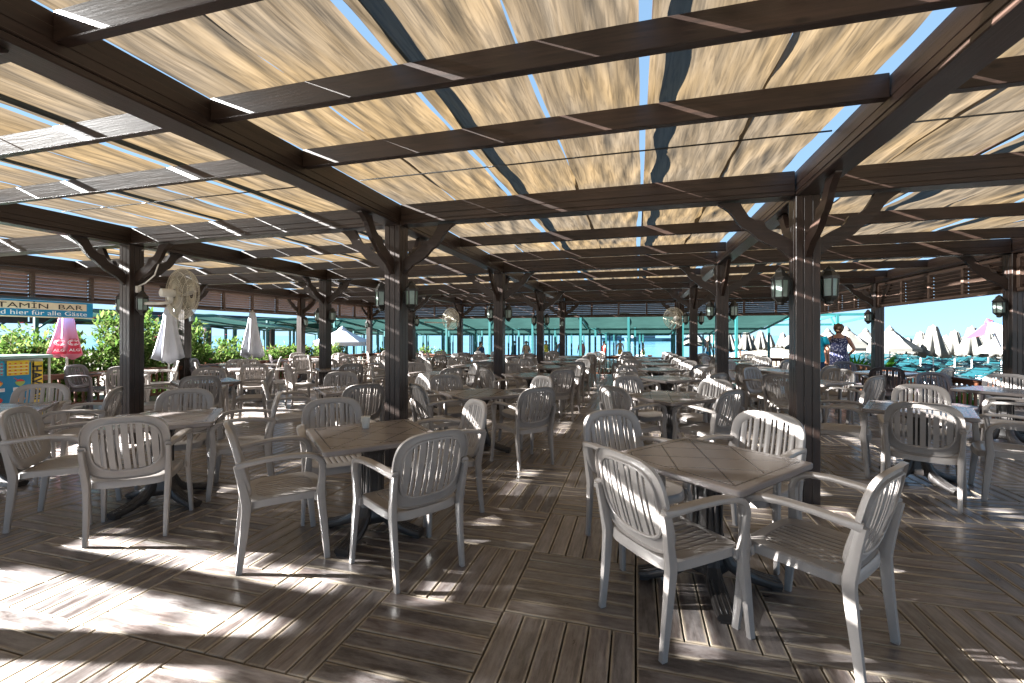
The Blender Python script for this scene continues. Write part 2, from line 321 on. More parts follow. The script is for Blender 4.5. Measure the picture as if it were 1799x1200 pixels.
BLACK = mat('letter_black', (.02,.015,.015), .5); LWH = mat('letter_white', (.8,.82,.84), .5)
YELLOW = mat('banner_yellow', (.80,.56,.03), .5); ORANGE = mat('poster_orange', (.85,.35,.03), .5); RED = mat('poster_red', (.65,.04,.03), .5); GREEN = mat('poster_green', (.35,.5,.12), .5)
SKIN = mat('skin', (.42,.21,.13), .5, .4, var=(.36,.17,.10), vscale=8); SKIN2 = mat('sunburnt_skin', (.50,.25,.17), .5, .4)
TURQ = mat('turquoise_shirt', (.0,.38,.55), .8); HAIR = mat('brown_hair', (.10,.055,.03), .6, bump=.6, bscale=60); NAVY = mat('navy_cloth', (.02,.035,.09), .8)
def dress_mat():
    m = mat('patterned_dress', (.1,.1,.2), .8); nt = m.node_tree; b = nt.nodes['Principled BSDF']; N = nt.nodes.new; L = nt.links.new
    tc = N('ShaderNodeTexCoord'); v = N('ShaderNodeTexVoronoi'); v.inputs['Scale'].default_value = 26; L(tc.outputs['Object'], v.inputs['Vector'])
    cr = N('ShaderNodeValToRGB'); e = cr.color_ramp.elements; e[0].position = .28; e[0].color = (.40,.40,.50,1); e[1].position = .42; e[1].color = (.035,.04,.11,1); L(v.outputs['Distance'], cr.inputs[0]); L(cr.outputs[0], b.inputs['Base Color'])
    return m
DRESS = dress_mat()

# ------------------------------------------------------------------ setting: sand, sea, deck
def sheet(name, poly, z, m, **kw):
    return MB().add([(x, y, z) for x, y in poly], [list(range(len(poly)))]).build(name, m, kind='structure', **kw)
SAND = mat('beach_sand', (.20,.178,.142), .9, .2, var=(.155,.135,.107), vscale=.8, bump=.5, bscale=9)
sheet('beach_sand', [(-2500,-400),(2500,-400),(2500,3000),(-2500,3000)], -.62, SAND, label='pale beach sand around the deck')
def sea_mat():
    m = mat('sea_water', (.012,.12,.20), .12, .5); nt = m.node_tree; b = nt.nodes['Principled BSDF']; N = nt.nodes.new; L = nt.links.new
    tc = N('ShaderNodeTexCoord'); mp = N('ShaderNodeMapping'); mp.inputs['Scale'].default_value = (.25,.9,1); L(tc.outputs['Object'], mp.inputs[0])
    n = N('ShaderNodeTexNoise'); n.inputs['Scale'].default_value = 1.2; n.inputs['Detail'].default_value = 6; L(mp.outputs[0], n.inputs['Vector'])
    bp = N('ShaderNodeBump'); bp.inputs['Strength'].default_value = .6; bp.inputs['Distance'].default_value = .2; L(n.outputs['Fac'], bp.inputs['Height']); L(bp.outputs[0], b.inputs['Normal'])
    n2 = N('ShaderNodeTexNoise'); n2.inputs['Scale'].default_value = .05; n2.inputs['Detail'].default_value = 3; L(tc.outputs['Object'], n2.inputs['Vector'])
    cr = N('ShaderNodeValToRGB'); e = cr.color_ramp.elements; e[0].position = .35; e[0].color = (.02,.09,.15,1); e[1].position = .65; e[1].color = (.05,.16,.21,1); L(n2.outputs['Fac'], cr.inputs[0]); L(cr.outputs[0], b.inputs['Base Color'])
    return m
sheet('sea_water', [(-2400,60),(-60,44),(-18,37),(2,38),(12,60),(40,120),(90,210),(2400,2000),(2400,2900),(-2400,2900)], -.612, sea_mat(), label='calm blue sea beyond the beach')

GX = [-10.44, -6.49, -2.54, 1.41, 5.36]; GY = [.55, 4.42, 8.29, 12.16, 16.03]
X0, X1, Y0, Y1 = -10.7, 5.6, -4.0, 16.2
T = .66; NB = 6
d = MB(); d.uv = []; d.col = []
def board(cx, cy, w, l, ry):
    h, c, zt = .03, .0028, random.uniform(-.0015, .0015)
    r = (random.random(), random.random(), random.random(), 1)
    tx, ty = random.uniform(-.008, .008), random.uniform(-.004, .004)
    hw, hl = w/2, l/2; loc = []
    for a, b_, z in ((hw, hl, -h), (hw, hl, -c), (hw-c, hl-c, 0)):
        loc += [(-a, -b_, z), (a, -b_, z), (a, b_, z), (-a, b_, z)]
    vs = [((cx+x, cy+y, z+zt+x*tx+y*ty) if not ry else (cx-y, cy+x, z+zt+x*tx+y*ty)) for x, y, z in loc]
    fs = [[8,9,10,11]]+[[L*4+i, L*4+(i+1) % 4, L*4+4+(i+1) % 4, L*4+4+i] for L in (0, 1) for i in range(4)]
    d.add(vs, fs)
    for f in fs: d.uv += [(loc[i][0], loc[i][1]) for i in f]
    d.col += [r]*12
i0, i1 = int(math.floor(X0/T)), int(math.ceil(X1/T)); j0, j1 = int(math.floor((Y0-.25)/T)), int(math.ceil((Y1-.25)/T))
for i in range(i0, i1):
    for j in range(j0, j1):
        x, y = i*T, .25+j*T
        alongY = (i+j) % 2 == ((-3+2) % 2)          # the tile at x -1.98..-1.32, y 1.57..2.23 runs in depth
        if x+T < X0 or x > X1 or y > Y1: continue
        for k in range(NB):
            o_ = (k+.5)*T/NB
            if alongY: board(x+o_, y+T/2, T/NB-.0085, T-.011, False)
            else: board(x+T/2, y+o_, T/NB-.0085, T-.011, True)
dk = bpy.data.objects.new('wooden_deck', d.mesh('wooden_deck', DECK)); COL.objects.link(dk)
tag(dk, 'dark brown weathered deck of square board tiles laid in a basket pattern', kind='structure')
MB().box(((X0+X1)/2, (Y0+Y1)/2, -.335), (X1-X0-.02, Y1-Y0-.02, .55)).build('deck_base', mat('deck_underside', (.07,.06,.04), .9), kind='structure', label='dark base under the deck boards')

# ------------------------------------------------------------------ pergola
PG = empty('pergola', (-2.5, 8, 0), 0, 'large dark brown timber pergola covering the whole terrace', 'pergola')
PGI = Matrix.Translation((2.5, -8, 0))
def pgp(o):      # parts are modelled in world coordinates
    o.parent = PG; o.matrix_parent_inverse = PGI; return o
ZB, ZT, RB, RT = 2.62, 2.85, 2.715, 2.85
PW = .185
# post (one mesh, modelled about its own foot): clad boards with grooves
def post_mesh(top):
    m = MB(); m.box((0,0,top/2), (PW-.012, PW-.012, top))
    for s in (-1, 1):
        for (o_, w) in ((-.0615, .056), (0, .058), (.0615, .056)):
            m.box((o_, s*(PW/2-.006), top/2+.0), (w, .012, top-.001), bev=.003)
            m.box((s*(PW/2-.006), o_, top/2+.0), (.012, w, top-.002), bev=.003)
    return m
pm = post_mesh(ZB).mesh('post', WZ)
OG_U = [(.418,.0),(.40,.04),(.348,.129),(.30,.165),(.235,.178),(.222,.20),(.212,.228),(.195,.25),(.166,.268),(.12,.29),(.059,.327),(.02,.355),(0,.378)]
OG_L = [(0,.526),(.03,.50),(.07,.462),(.11,.425),(.166,.397),(.22,.37),(.274,.333),(.31,.295),(.349,.258),(.40,.225),(.445,.172),(.475,.12),(.51,.075),(.55,.04),(.595,.012),(.60,0)]
bp_ = [(x, -z) for x, z in OG_U+OG_L]
brm = MB().prism(bp_, -.024, .024).mesh('brace', WX)
for me in (brm,):
    bm = bmesh.new(); bm.from_mesh(me); bmesh.ops.recalc_face_normals(bm, faces=bm.faces); bm.to_mesh(me); bm.free()
POSTS = []
for j, y in enumerate(GY):
    for i, x in enumerate(GX):
        p = pgp(meshobj('post', pm)); p.location = (x, y, 0); POSTS.append((i, j, x, y))
        dirs = []
        if i < 4: dirs.append(0)
        if j < 4: dirs.append(pi/2)
        if i > 0: dirs.append(pi)
        if j > 0: dirs.append(-pi/2)
        for a in dirs:
            b = meshobj('brace', brm, p); b.location = (cos(a)*PW/2, sin(a)*PW/2, ZB-.004); b.rotation_euler = (0, 0, a)
# deep beams running in depth over each post line, and beams across
def girder(x, ya, yb, w=.17):
    m = MB(); m.box((x, (ya+yb)/2, (ZB+.035+ZT)/2), (w-.02, yb-ya, ZT-ZB-.035), bev=.004)
    m.box((x, (ya+yb)/2, ZB+.0175), (w+.012, yb-ya, .035), bev=.006)
    m.box((x, (ya+yb)/2, ZB+.05), (w, yb-ya, .012), bev=.003)
    m.box((x, (ya+yb)/2, ZB+.135), (w-.012, yb-ya, .06), bev=.003)
    pgp(m.build('beam', WY))
for x in GX: girder(x, -3.5, GY[-1]+.09)
def crossb(xa, xb, y, w=.17):
    m = MB(); m.box(((xa+xb)/2, y, (ZB+.04+ZT-.01)/2), (xb-xa, w-.02, ZT-.01-ZB-.04), bev=.004)
    m.box(((xa+xb)/2, y, ZB+.024), (xb-xa, w+.006, .036), bev=.006)
    m.box(((xa+xb)/2, y, ZB+.075), (xb-xa, w-.012, .055), bev=.003)
    m.box(((xa+xb)/2, y, ZB+.145), (xb-xa, w-.012, .075), bev=.003)
    pgp(m.build('cross_beam', WX))
for y in GY:
    for i in range(4): crossb(GX[i]+.0935, GX[i+1]-.0935, y)
RAFT = [-2.9, -2.1, -1.3, -.45, 1.38, 2.13, 2.9]+[6.08, 7.45, 10.2, 11.6, 14.1, 15.35]
for y in RAFT:
    for i in range(4):
        pgp(MB().box(((GX[i]+GX[i+1])/2, y, (RB+RT)/2), (GX[1]-GX[0]-.172, .055, RT-RB), bev=.004).build('rafter', WX))
for y in (3.62, 5.25, 9.12, 12.99):
    for i in range(4):
        pgp(MB().tube([(GX[i]+.085, y, 2.862), (GX[i+1]-.085, y, 2.862)], .006, 6).build('wire', IRON))
# purlins lie on top of the netting
for i in range(4):
    for k in (1, 2):
        x = GX[i]+(GX[1]-GX[0])*k/3
        pgp(MB().box((x, (-3.5+GY[-1])/2, 2.936), (.04, GY[-1]+3.5, .032), bev=.003).build('purlin', WY))
# louvre panels
def louver(axis, c, a, b_, inner):
    "one bay of louvres between two posts; c = fixed coordinate"
    L = b_-a; m = MB(); s = MB(); zc = (2.065+2.60)/2
    def P(t, n, z): return (c+n, t, z) if axis == 'y' else (t, c+n, z)
    def D(l, w, h): return (w, l, h) if axis == 'y' else (l, w, h)
    m.box(P((a+b_)/2, 0, 2.585), D(L, .075, .066), bev=.003); m.box(P((a+b_)/2, 0, 2.09), D(L, .085, .055), bev=.004)
    n = 4
    for k in range(n+1):
        t = a+.03+(L-.06)*k/n; m.box(P(t, inner*.012, (2.552+2.1175)/2), D(.06, .07, 2.552-2.1175), bev=.003)
    for k in range(7):
        z = 2.15+k*.062; ang = -.62*inner
        for q in range(n):
            t0 = a+.06+(L-.06)*q/n+.001; t1 = a+(L-.06)*(q+1)/n-.001
            M = Matrix.Rotation(ang if axis == 'y' else -ang, 3, 'Y' if axis == 'y' else 'X')
            s.box(P((t0+t1)/2, -inner*.012, z), D(t1-t0, .082, .009), M=M)
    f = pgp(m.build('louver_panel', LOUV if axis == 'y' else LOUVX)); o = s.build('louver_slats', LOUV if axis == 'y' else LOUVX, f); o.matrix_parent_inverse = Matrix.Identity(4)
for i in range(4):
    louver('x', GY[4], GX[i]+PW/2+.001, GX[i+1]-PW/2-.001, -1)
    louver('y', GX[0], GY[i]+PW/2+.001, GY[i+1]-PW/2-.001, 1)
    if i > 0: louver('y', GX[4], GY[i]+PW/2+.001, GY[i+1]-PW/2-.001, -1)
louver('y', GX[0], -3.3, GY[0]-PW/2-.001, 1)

# ------------------------------------------------------------------ shade netting strips
nz = noise.noise
BAY = ['left outer', 'left middle', 'central', 'right']
ORD = ['first', 'second', 'third', 'fourth', 'fifth', 'sixth']
for i in range(4):
    for k in range(6):
        random.seed(100+i*6+k)
        w6 = (GX[1]-GX[0])/6; xa, xb = GX[i]+k*w6, GX[i]+(k+1)*w6; sd = i*13.7+k*3.1
        if k == 0: xa += .0
        if k == 5: xb -= .10
        ga = {0:.0, 1:-.02, 2:-.015, 3:-.018, 4:-.015, 5:-.018}[k]; gb = {0:-.01, 1:.062, 2:-.012, 3:.062, 4:-.012, 5:.04}[k]; ga, gb = (ga+.012, gb+.006) if i == 0 or i == 1 else (ga, gb)
        yS = -2.1 if (i == 0 and k <= 2) else (-2.7 if i == 0 else -3.45); hole = (lambda yy: i == 0 and k <= 2 and -.35 < yy < .75)
        yE = GY[-1]+.05; NU, NV = 34, int((yE-yS)/.07); m = MB(); vs = []
        for r in range(NV+1):
            y = yS+(yE-yS)*r/NV
            # supports pull the netting up, it sags between them
            sup = sorted(RAFT+GY+[3.62, 5.25, 9.12, 12.99]); lo = max([q for q in sup if q <= y] or [yS]); hi = min([q for q in sup if q > y] or [yE])
            sp_ = hi-lo; f = (y-lo)/sp_ if sp_ > 0 else 0; sag = -.028*sp_*4*f*(1-f)*(.6+.8*abs(nz(Vector((sd, lo*3.3, 1)))))
            la = xa+ga+.035*nz(Vector((sd, y*.55, 3)))+.012*nz(Vector((sd, y*2.3, 4)))+(.05*max(0, nz(Vector((sd, y*.22, 14)))) if k in (1, 3, 4) else 0)
            lb = xb-gb+.035*nz(Vector((sd, y*.55, 8)))+.012*nz(Vector((sd, y*2.1, 9)))-(.07*max(0, nz(Vector((sd, y*.25, 5)))) if k in (0, 2, 4) else 0)
            la = GX[i]+.01 if k == 0 else la; lb = min(lb, GX[i+1]-.09)
            for c in range(NU+1):
                u = c/NU; x = la+(lb-la)*u
                amp = min(1, 4*f*(1-f)+.25)
                wr = .036*(.35-abs(nz(Vector((x*4.5+y*.9+sd, y*.38, sd)))))+.016*(.3-abs(nz(Vector((x*9.5-y*1.1, y*.45, sd+4)))))+.004*nz(Vector((x*15+y*2, y*.9, sd+7)))
                vs.append((x, y, 2.893+sag*(1-.3*(2*u-1)**2)+wr*amp))
        fs = [[r*(NU+1)+c, r*(NU+1)+c+1, (r+1)*(NU+1)+c+1, (r+1)*(NU+1)+c] for r in range(NV) for c in range(NU) if not hole(vs[r*(NU+1)][1])]
        m.add(vs, fs, True); m.build('shade_cloth', CLOTH, None, label='tan netting strip on the pergola roof, %s of six in the %s bay' % (ORD[k], BAY[i]), cat='shade cloth', group='tan shade netting strips laid over the pergola')

# ------------------------------------------------------------------ railings
def railing(p, q, label, m):
    p, q = Vector((*p, 0)), Vector((*q, 0)); L = (q-p).length; r = empty('railing', p, 0, label, 'railing', 'brown wooden railings around the deck')
    dx = (q-p).normalized(); 
    def at(t, z): v = dx*t; return Vector((v.x, v.y, z))
    MB().beam(at(0,.685), at(L,.685), .10, .035, .005).beam(at(0,.635), at(L,.635), .045, .065, .004).build('top_rail', m, r)
    MB().beam(at(0,.10), at(L,.10), .05, .06, .004).build('bottom_rail', m, r)
    b = MB(); n = int(L/.125)
    for k in range(n): b.box(at((k+.5)*L/n, .366), (.032,.032,.472), atan2(dx.y, dx.x))
    b.build('balusters', m, r); return r
for i in range(4):
    nm = ['left end', 'left centre', 'right centre', 'right end'][i]
    if i != 2: railing((GX[i]+PW/2, GY[4]), (GX[i+1]-PW/2, GY[4]), 'brown railing along the far side of the deck, %s panel' % nm, WR[0])
    else:
        railing((GX[i]+PW/2, GY[4]), (GX[i+1]-.95, GY[4]), 'short brown railing closing the far end of the central aisle', WR[0])
for j in range(1, 4):
    nm = ['nearest', 'middle', 'farthest'][j-1]
    railing((GX[0], GY[j]+PW/2), (GX[0], GY[j+1]-PW/2), 'brown railing along the left garden side, %s panel' % nm, WR[1])
    railing((GX[4], GY[j]+PW/2), (GX[4], GY[j+1]-PW/2), 'brown railing along the right beach side, %s panel' % nm, WR[1])
railing((GX[0], GY[0]+PW/2), (GX[0], GY[1]-PW/2), 'brown railing on the left behind the bar counter', WR[1])
ep = empty('railing_post', (.47, GY[4], 0), 0, 'square brown end post of the railing at the far end of the aisle', 'post')
MB().box((0,0,.36), (.12,.12,.72), bev=.006).build('post_shaft', WR[0], ep); MB().box((0,0,.735), (.15,.15,.03), bev=.006).build('post_cap', WR[0], ep)

# ------------------------------------------------------------------ chair
def spow(v, p): return math.copysign(abs(v)**p, v)
def sup(a, b, n, th, cy=0): return a*spow(cos(th), 2/n), cy+b*spow(sin(th), 2/n)
LEAN = R(14)
def back_map(u, v, w):
    y = -.192-v*sin(LEAN)+w*cos(LEAN)+.55*u*u; return (u, y-.02*sin(v*6), .425+v*cos(LEAN)+w*sin(LEAN))
def seat_map(u, v, w):
    z = .432+w-.014*(1-(u/.24)**2)*(1-(v/.3)**2)
    if v > .16: z -= (v-.16)**2*2.6
    if v < -.12: z -= (-.12-v)*.12
    return (u, v, z)
def ring(m, f, outer, inner, prof, N=44):
    a, b_, n, cy = outer; ai, bi, ni, cyi = inner; vs = []; fs = []; K = len(prof)
    for i in range(N):
        th = 2*pi*i/N; po = sup(a, b_, n, th, cy); pi_ = sup(ai, bi, ni, th, cyi)
        for s_, w in prof: vs.append(f(pi_[0]+(po[0]-pi_[0])*s_, pi_[1]+(po[1]-pi_[1])*s_, w))
    for i in range(N):
        for k in range(K): fs.append([i*K+k, ((i+1) % N)*K+k, ((i+1) % N)*K+(k+1) % K, i*K+(k+1) % K])
    m.add(vs, fs, True)
def slat(m, f, u, w, v0, v1, t0, t1, n=6, bulge=0):
    vs = []; fs = []
    for i in range(n+1):
        v = v0+(v1-v0)*i/n
        for du, ww in ((-w/2, t0), (-w/2, t1-.002), (-w/2+.003, t1), (w/2-.003, t1), (w/2, t1-.002), (w/2, t0)):
            uu = (u+du)*(1+bulge*sin(pi*i/n)); vs.append(f(uu, v, ww))
    for i in range(n):
        for k in range(6): fs.append([i*6+k, (i+1)*6+k, (i+1)*6+(k+1) % 6, i*6+(k+1) % 6])
    fs += [list(range(6)), list(range((n+1)*6-1, n*6-1, -1))]
    m.add(vs, fs, False)
def make_chair(pmat):
    ch = empty('armchair')
    b = MB(); ring(b, back_map, (.25,.232,3.5,.235), (.192,.172,3.1,.243),
        [(0,-.014),(0,.002),(.10,.007),(.5,.011),(.9,.006),(1.0,-.002),(1.02,-.020),(.965,-.020),(.93,-.006),(.5,.001),(.22,-.004),(.19,-.016),(.08,-.018)])
    for k in range(-5, 6):
        wide = k % 2 == 0; u = k*.0405; w = .037 if wide else .016
        if abs(u) > .176: continue
        e = (1-min(.985, abs(u)/.192)**3.1)**(1/3.1)*.172+.012
        slat(b, back_map, u, w, .243-e, .243+e, -.006, .003, 7)
    b.build('backrest', pmat, ch)
    s = MB(); ring(s, seat_map, (.242,.238,5,.02), (.175,.17,4,.015), [(0,-.010),(0,0),(.08,.003),(.9,.002),(1.0,-.006),(1.03,-.046),(.985,-.046),(.95,-.012)])
    for k in range(-4, 5):
        u = k*.041; e = (1-min(.98, abs(u)/.18)**4)**.25*.17+.01
        slat(s, seat_map, u, .031, .015-e, .015+e, -.010, .0, 8)
    for sx in (-1, 1): s.box((sx*.247, .19, .397), (.03, .055, .05), bev=.006)
    s.build('seat', pmat, ch)
    for sx in (-1, 1):
        a = MB(); a.sweep([(sx*.236,-.262,.652),(sx*.252,-.20,.664),(sx*.266,-.10,.678),(sx*.276,.02,.684),(sx*.279,.12,.676),(sx*.278,.165,.660),(sx*.276,.195,.630),(sx*.274,.207,.59)],
            [(.022,.022),(.028,.016),(.031,.0145),(.032,.0145),(.031,.016),(.028,.018),(.022,.020),(.020,.021)], (1,0,0), True, 12, 3.2)
        a.build('armrest', pmat, ch)
        l = MB(); l.sweep([(sx*.274,.207,.60),(sx*.268,.203,.50),(sx*.262,.196,.42),(sx*.264,.200,.38),(sx*.270,.213,.24),(sx*.278,.232,.03),(sx*.279,.234,.012)],
            [(.019,.021),(.018,.023),(.021,.027),(.020,.027),(.0175,.024),(.0145,.019),(.0145,.019)], (1,0,0), True, 12, 3.6)
        l.box((sx*.279,.234,.006), (.024,.032,.012)); l.build('leg', pmat, ch)
        l = MB(); l.sweep([(sx*.240,-.262,.655),(sx*.236,-.240,.55),(sx*.228,-.215,.42),(sx*.226,-.214,.38),(sx*.222,-.226,.24),(sx*.220,-.250,.03),(sx*.220,-.252,.012)],
            [(.016,.020),(.017,.022),(.021,.028),(.020,.027),(.0175,.024),(.0145,.019),(.0145,.019)], (1,0,0), True, 12, 3.6)
        l.box((sx*.22,-.252,.006), (.024,.032,.012)); l.build('leg', pmat, ch)
    for o in ch.children:
        o.data.polygons.foreach_set('use_smooth', [True]*len(o.data.polygons))
        bm = bmesh.new(); bm.from_mesh(o.data)
        for e in bm.edges:
            if len(e.link_faces) == 2 and e.calc_face_angle(0) > R(38): e.smooth = False
        bm.to_mesh(o.data); bm.free()
    return ch
CH = make_chair(PLAST); CHD = make_chair(PSHADE); used = {}
def put_chair(x, y, ang, label, dark=False):
    src = CHD if dark else CH
    c = copy_tree(src) if used.get(dark) else src
    used[dark] = 1; c.location = (x, y, 0); c.rotation_euler = (0, 0, R(ang)-pi/2)
    return tag(c, label, 'chair', 'slatted plastic armchairs around the terrace tables')

# ------------------------------------------------------------------ table
def rsq(h, r, z, n=4):
    pts = []
    for q, (sx, sy) in enumerate(((1,1),(-1,1),(-1,-1),(1,-1))):
        for k in range(n+1):
            a = pi/2*q+pi/2*k/n; pts.append((sx*(h-r)+r*cos(a), sy*(h-r)+r*sin(a), z))
    return pts
def loft(m, loops, smooth=True):
    n = len(loops[0]); vs = [p for l in loops for p in l]
    fs = [[i*n+k, i*n+(k+1) % n, (i+1)*n+(k+1) % n, (i+1)*n+k] for i in range(len(loops)-1) for k in range(n)]
    m.add(vs, fs, smooth); m0 = len(m.v)-len(vs)
    m.f += [[m0+k for k in range(n-1, -1, -1)], [m0+(len(loops)-1)*n+k for k in range(n)]]; m.sm += [False, False]; m.mi += [0, 0]
def make_table():
    t = empty('square_table'); m = MB()
    loft(m, [rsq(.375,.02,.678), rsq(.395,.025,.684), rsq(.400,.025,.692), rsq(.400,.025,.714), rsq(.396,.024,.7185), rsq(.388,.022,.720)], False)
    loft(m, [rsq(.20,.02,.655), rsq(.24,.02,.678)], False); m.build('tabletop', TTOP, t)
    m = MB(); loft(m, [rsq(.095,.03,.09), rsq(.078,.026,.14), rsq(.066,.022,.25), rsq(.060,.02,.45), rsq(.064,.02,.56), rsq(.085,.022,.62), rsq(.13,.025,.655)])
    for a in range(4):
        for o_ in (-.03, .03):
            M = Matrix.Rotation(a*pi/2, 3, 'Z'); p = M @ Vector((.067, o_, .38)); m.box(p, (.012,.018,.40), a*pi/2, bev=.004)
    m.build('pedestal', TBASE, t)
    for k in range(4):
        a = pi/4+k*pi/2; M = Matrix.Rotation(a, 3, 'Z'); m = MB()
        P = [(.055,.30),(.075,.20),(.11,.13),(.17,.085),(.25,.055),(.33,.036),(.385,.028)]
        sc = [(.030,.03),(.034,.035),(.040,.038),(.046,.034),(.050,.028),(.052,.024),(.050,.022)]
        m.sweep([M @ Vector((x, 0, z)) for x, z in P], sc, M @ Vector((0,1,0)), False, 12, 4)
        for o_ in (-.026, 0, .026):
            m.sweep([M @ Vector((x, o_*sc[q][0]/.05, z+sc[q][1])) for q, (x, z) in enumerate(P)][1:], [(.005,.004)]*6, M @ Vector((0,1,0)), True, 6, 2)
        m.box(M @ Vector((.36, 0, .006)), (.05,.07,.012), a); m.build('foot', TBASE, t)
    return t
TB = make_table(); tn = 0
def put_table(x, y, ang, label):
    global tn
    t = TB if tn == 0 else copy_tree(TB); tn += 1; t.location = (x, y, 0); t.rotation_euler = (0, 0, R(ang)); tag(t, label, 'table', 'square brown pedestal tables on the terrace'); return t

OR = ['nearest', 'second', 'third', 'fourth', 'fifth', 'sixth', 'last']
# (x, y, rotation, chairs as sw se ne nw overrides or default, column name)
colA = [(.40,2.80,51), (.38,5.52,45), (.50,7.86,40), (.45,9.85,43), (.42,11.75,45), (.40,13.5,46), (.4,15.1,45)]
colB = [(-1.85,2.88,47), (-1.86,5.25,46), (-1.80,7.88,44), (-1.85,10.02,48), (-1.95,12.0,45), (-1.95,13.7,45), (-2.15,15.25,44)]
colC = [(-3.90,2.90,43), (-3.68,5.2,50), (-3.75,7.7,46), (-3.8,9.85,42), (-3.9,12.0,45), (-3.9,14.1,45)]
colD = [(-5.98,2.82,50), (-6.45,5.46,60), (-6.15,8.25,46), (-6.2,10.3,47), (-6.0,12.2,45), (-6.0,14.2,45)]
colE = [(-7.95,7.75,50), (-8.2,11.4,47), (-8.1,14.0,45)]
colF = [(-9.6,6.55,50), (-9.55,8.95,45), (-9.6,11.3,45)]
colG = [(2.65,5.26,63), (2.62,7.95,44), (2.75,10.25,46), (2.55,12.2,45), (2.6,14.2,44)]
colH = [(4.62,7.3,40), (4.6,10.15,42)]
cols = [(colA,'aisle right'), (colB,'aisle left'), (colC,'third-from-aisle left'), (colD,'far left'), (colE,'open-floor left'), (colF,'garden railing'), (colG,'inner right'), (colH,'beach railing')]
NAMES = {'aisle right':'row right of the aisle', 'aisle left':'row left of the aisle', 'third-from-aisle left':'second row left of the aisle', 'far left':'third row left of the aisle',
         'open-floor left':'row past the open floor', 'garden railing':'row by the garden railing', 'inner right':'row right of the big post', 'beach railing':'row by the beach railing'}
SPEC = {('aisle left',6): [(-2.6,14.8,45), None, None, (-2.65,15.7,-45)],
        ('aisle right',0): [(.165,2.40,40.5), (.83,2.47,141), (.74,3.37,232), (.0,3.17,-52)],
        ('aisle left',0): [(-2.28,2.48,48), (-1.37,2.55,147), (-1.53,3.42,222), (-2.38,3.19,-45)],
        ('third-from-aisle left',0): [(-4.33,2.48,39), (-3.57,2.48,130), (-3.56,3.38,223), (-4.3,3.36,-48)],
        ('aisle left',1): [(-2.24,4.90,50), (-1.22,4.90,138), (-1.42,5.78,226), (-2.40,5.68,-45)],
        ('aisle right',1): [(-.03,5.22,45), (.74,5.22,138), (.78,5.95,225), (.08,6.08,-50)],
        ('inner right',0): [(2.42,4.74,64), (3.22,4.98,158), (2.96,5.83,-117), (2.14,5.62,-24)],
        ('far left',0): [None, (-5.55,2.38,130), (-5.55,3.28,222), (-6.36,3.30,-48)],
        ('far left',1): [(-6.78,4.98,48), (-6.02,5.02,138), (-6.05,5.93,215), (-6.9,5.88,-42)],
        ('beach railing',0): [(4.12,6.42,150), None, (5.0,7.85,-120), (4.35,7.9,-80)],
        ('beach railing',1): [(4.3,9.55,75), (5.0,9.65,130), None, (4.35,10.8,-75)],
        ('garden railing',0): [(-10.0,6.1,20), (-9.1,6.1,140), (-9.7,7.15,240), None],
        ('garden railing',1): [(-10.0,8.5,30), (-9.1,8.5,140), (-9.1,9.4,220), None]}
random.seed(11)
SIDE = ['near left', 'near right', 'far right', 'far left']
for lst, cn in cols:
    for k, (x, y, a) in enumerate(lst):
        o_ = OR[k] if len(lst) > 2 or k == 0 else 'second'
        if k == len(lst)-1 and k > 1: o_ = 'farthest'
        tl = '%s table, %s' % (o_, NAMES[cn])
        put_table(x, y, a, 'square brown resin %s' % tl + (', a white paper cup on it' if (cn == 'aisle left' and k == 0) else ''))
        sp = SPEC.get((cn, k))
        for q in range(4):
            if sp:
                if sp[q] is None: continue
                cx, cy, ca = sp[q]
            else:
                ang = R(225+q*90+random.uniform(-7, 7)); rr = random.uniform(.60, .74); cx, cy = x+rr*cos(ang), y+rr*sin(ang)
                ca = math.degrees(ang)+180+random.uniform(-14, 14)
            dark = (cn, k, q) in (('beach railing',1,0), ('beach railing',1,3), ('garden railing',0,0), ('garden railing',1,0), ('beach railing',0,3), ('garden railing',2,0))  # railing chairs that take the shade-coloured plastic
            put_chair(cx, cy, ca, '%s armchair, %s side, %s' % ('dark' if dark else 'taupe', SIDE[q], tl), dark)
put_chair(2.72, 3.28, 200, 'taupe slatted plastic armchair cut off by the right edge of the picture')
put_chair(-1.3, 15.15, 250, 'taupe slatted plastic armchair standing alone in front of the far aisle railing')

# small things on and under tables
cup = MB(); P = w2(643, 752, z=.72)
prof = [(.024,0),(.026,.002),(.034,.082),(.036,.086),(.0345,.088),(.0325,.083),(.0245,.006),(.0,.006)]
cup.lathe(prof, 28, (0,0,0)); co = cup.build('paper_cup', WHITE, label='small white paper cup standing on the table left of the aisle', cat='cup'); co.location = (P.x, P.y, .7205)
P = w2(1500, 1068, z=0)
pp = MB(); vs = [(-.03,-.02,.004),(.03,-.025,.006),(.035,.02,.012),(-.025,.022,.005),(0,0,.016)]
pp.add(vs+[(x, y, z-.0015) for x, y, z in vs], [[0,1,4],[1,2,4],[2,3,4],[3,0,4],[6,5,9],[7,6,9],[8,7,9],[5,8,9],[0,5,6,1],[1,6,7,2],[2,7,8,3],[3,8,5,0]])
po = pp.build('paper_scrap', WHITE, label='crumpled white paper scrap on the deck under the front right chair', cat='litter'); po.location = (P.x, P.y, .003)

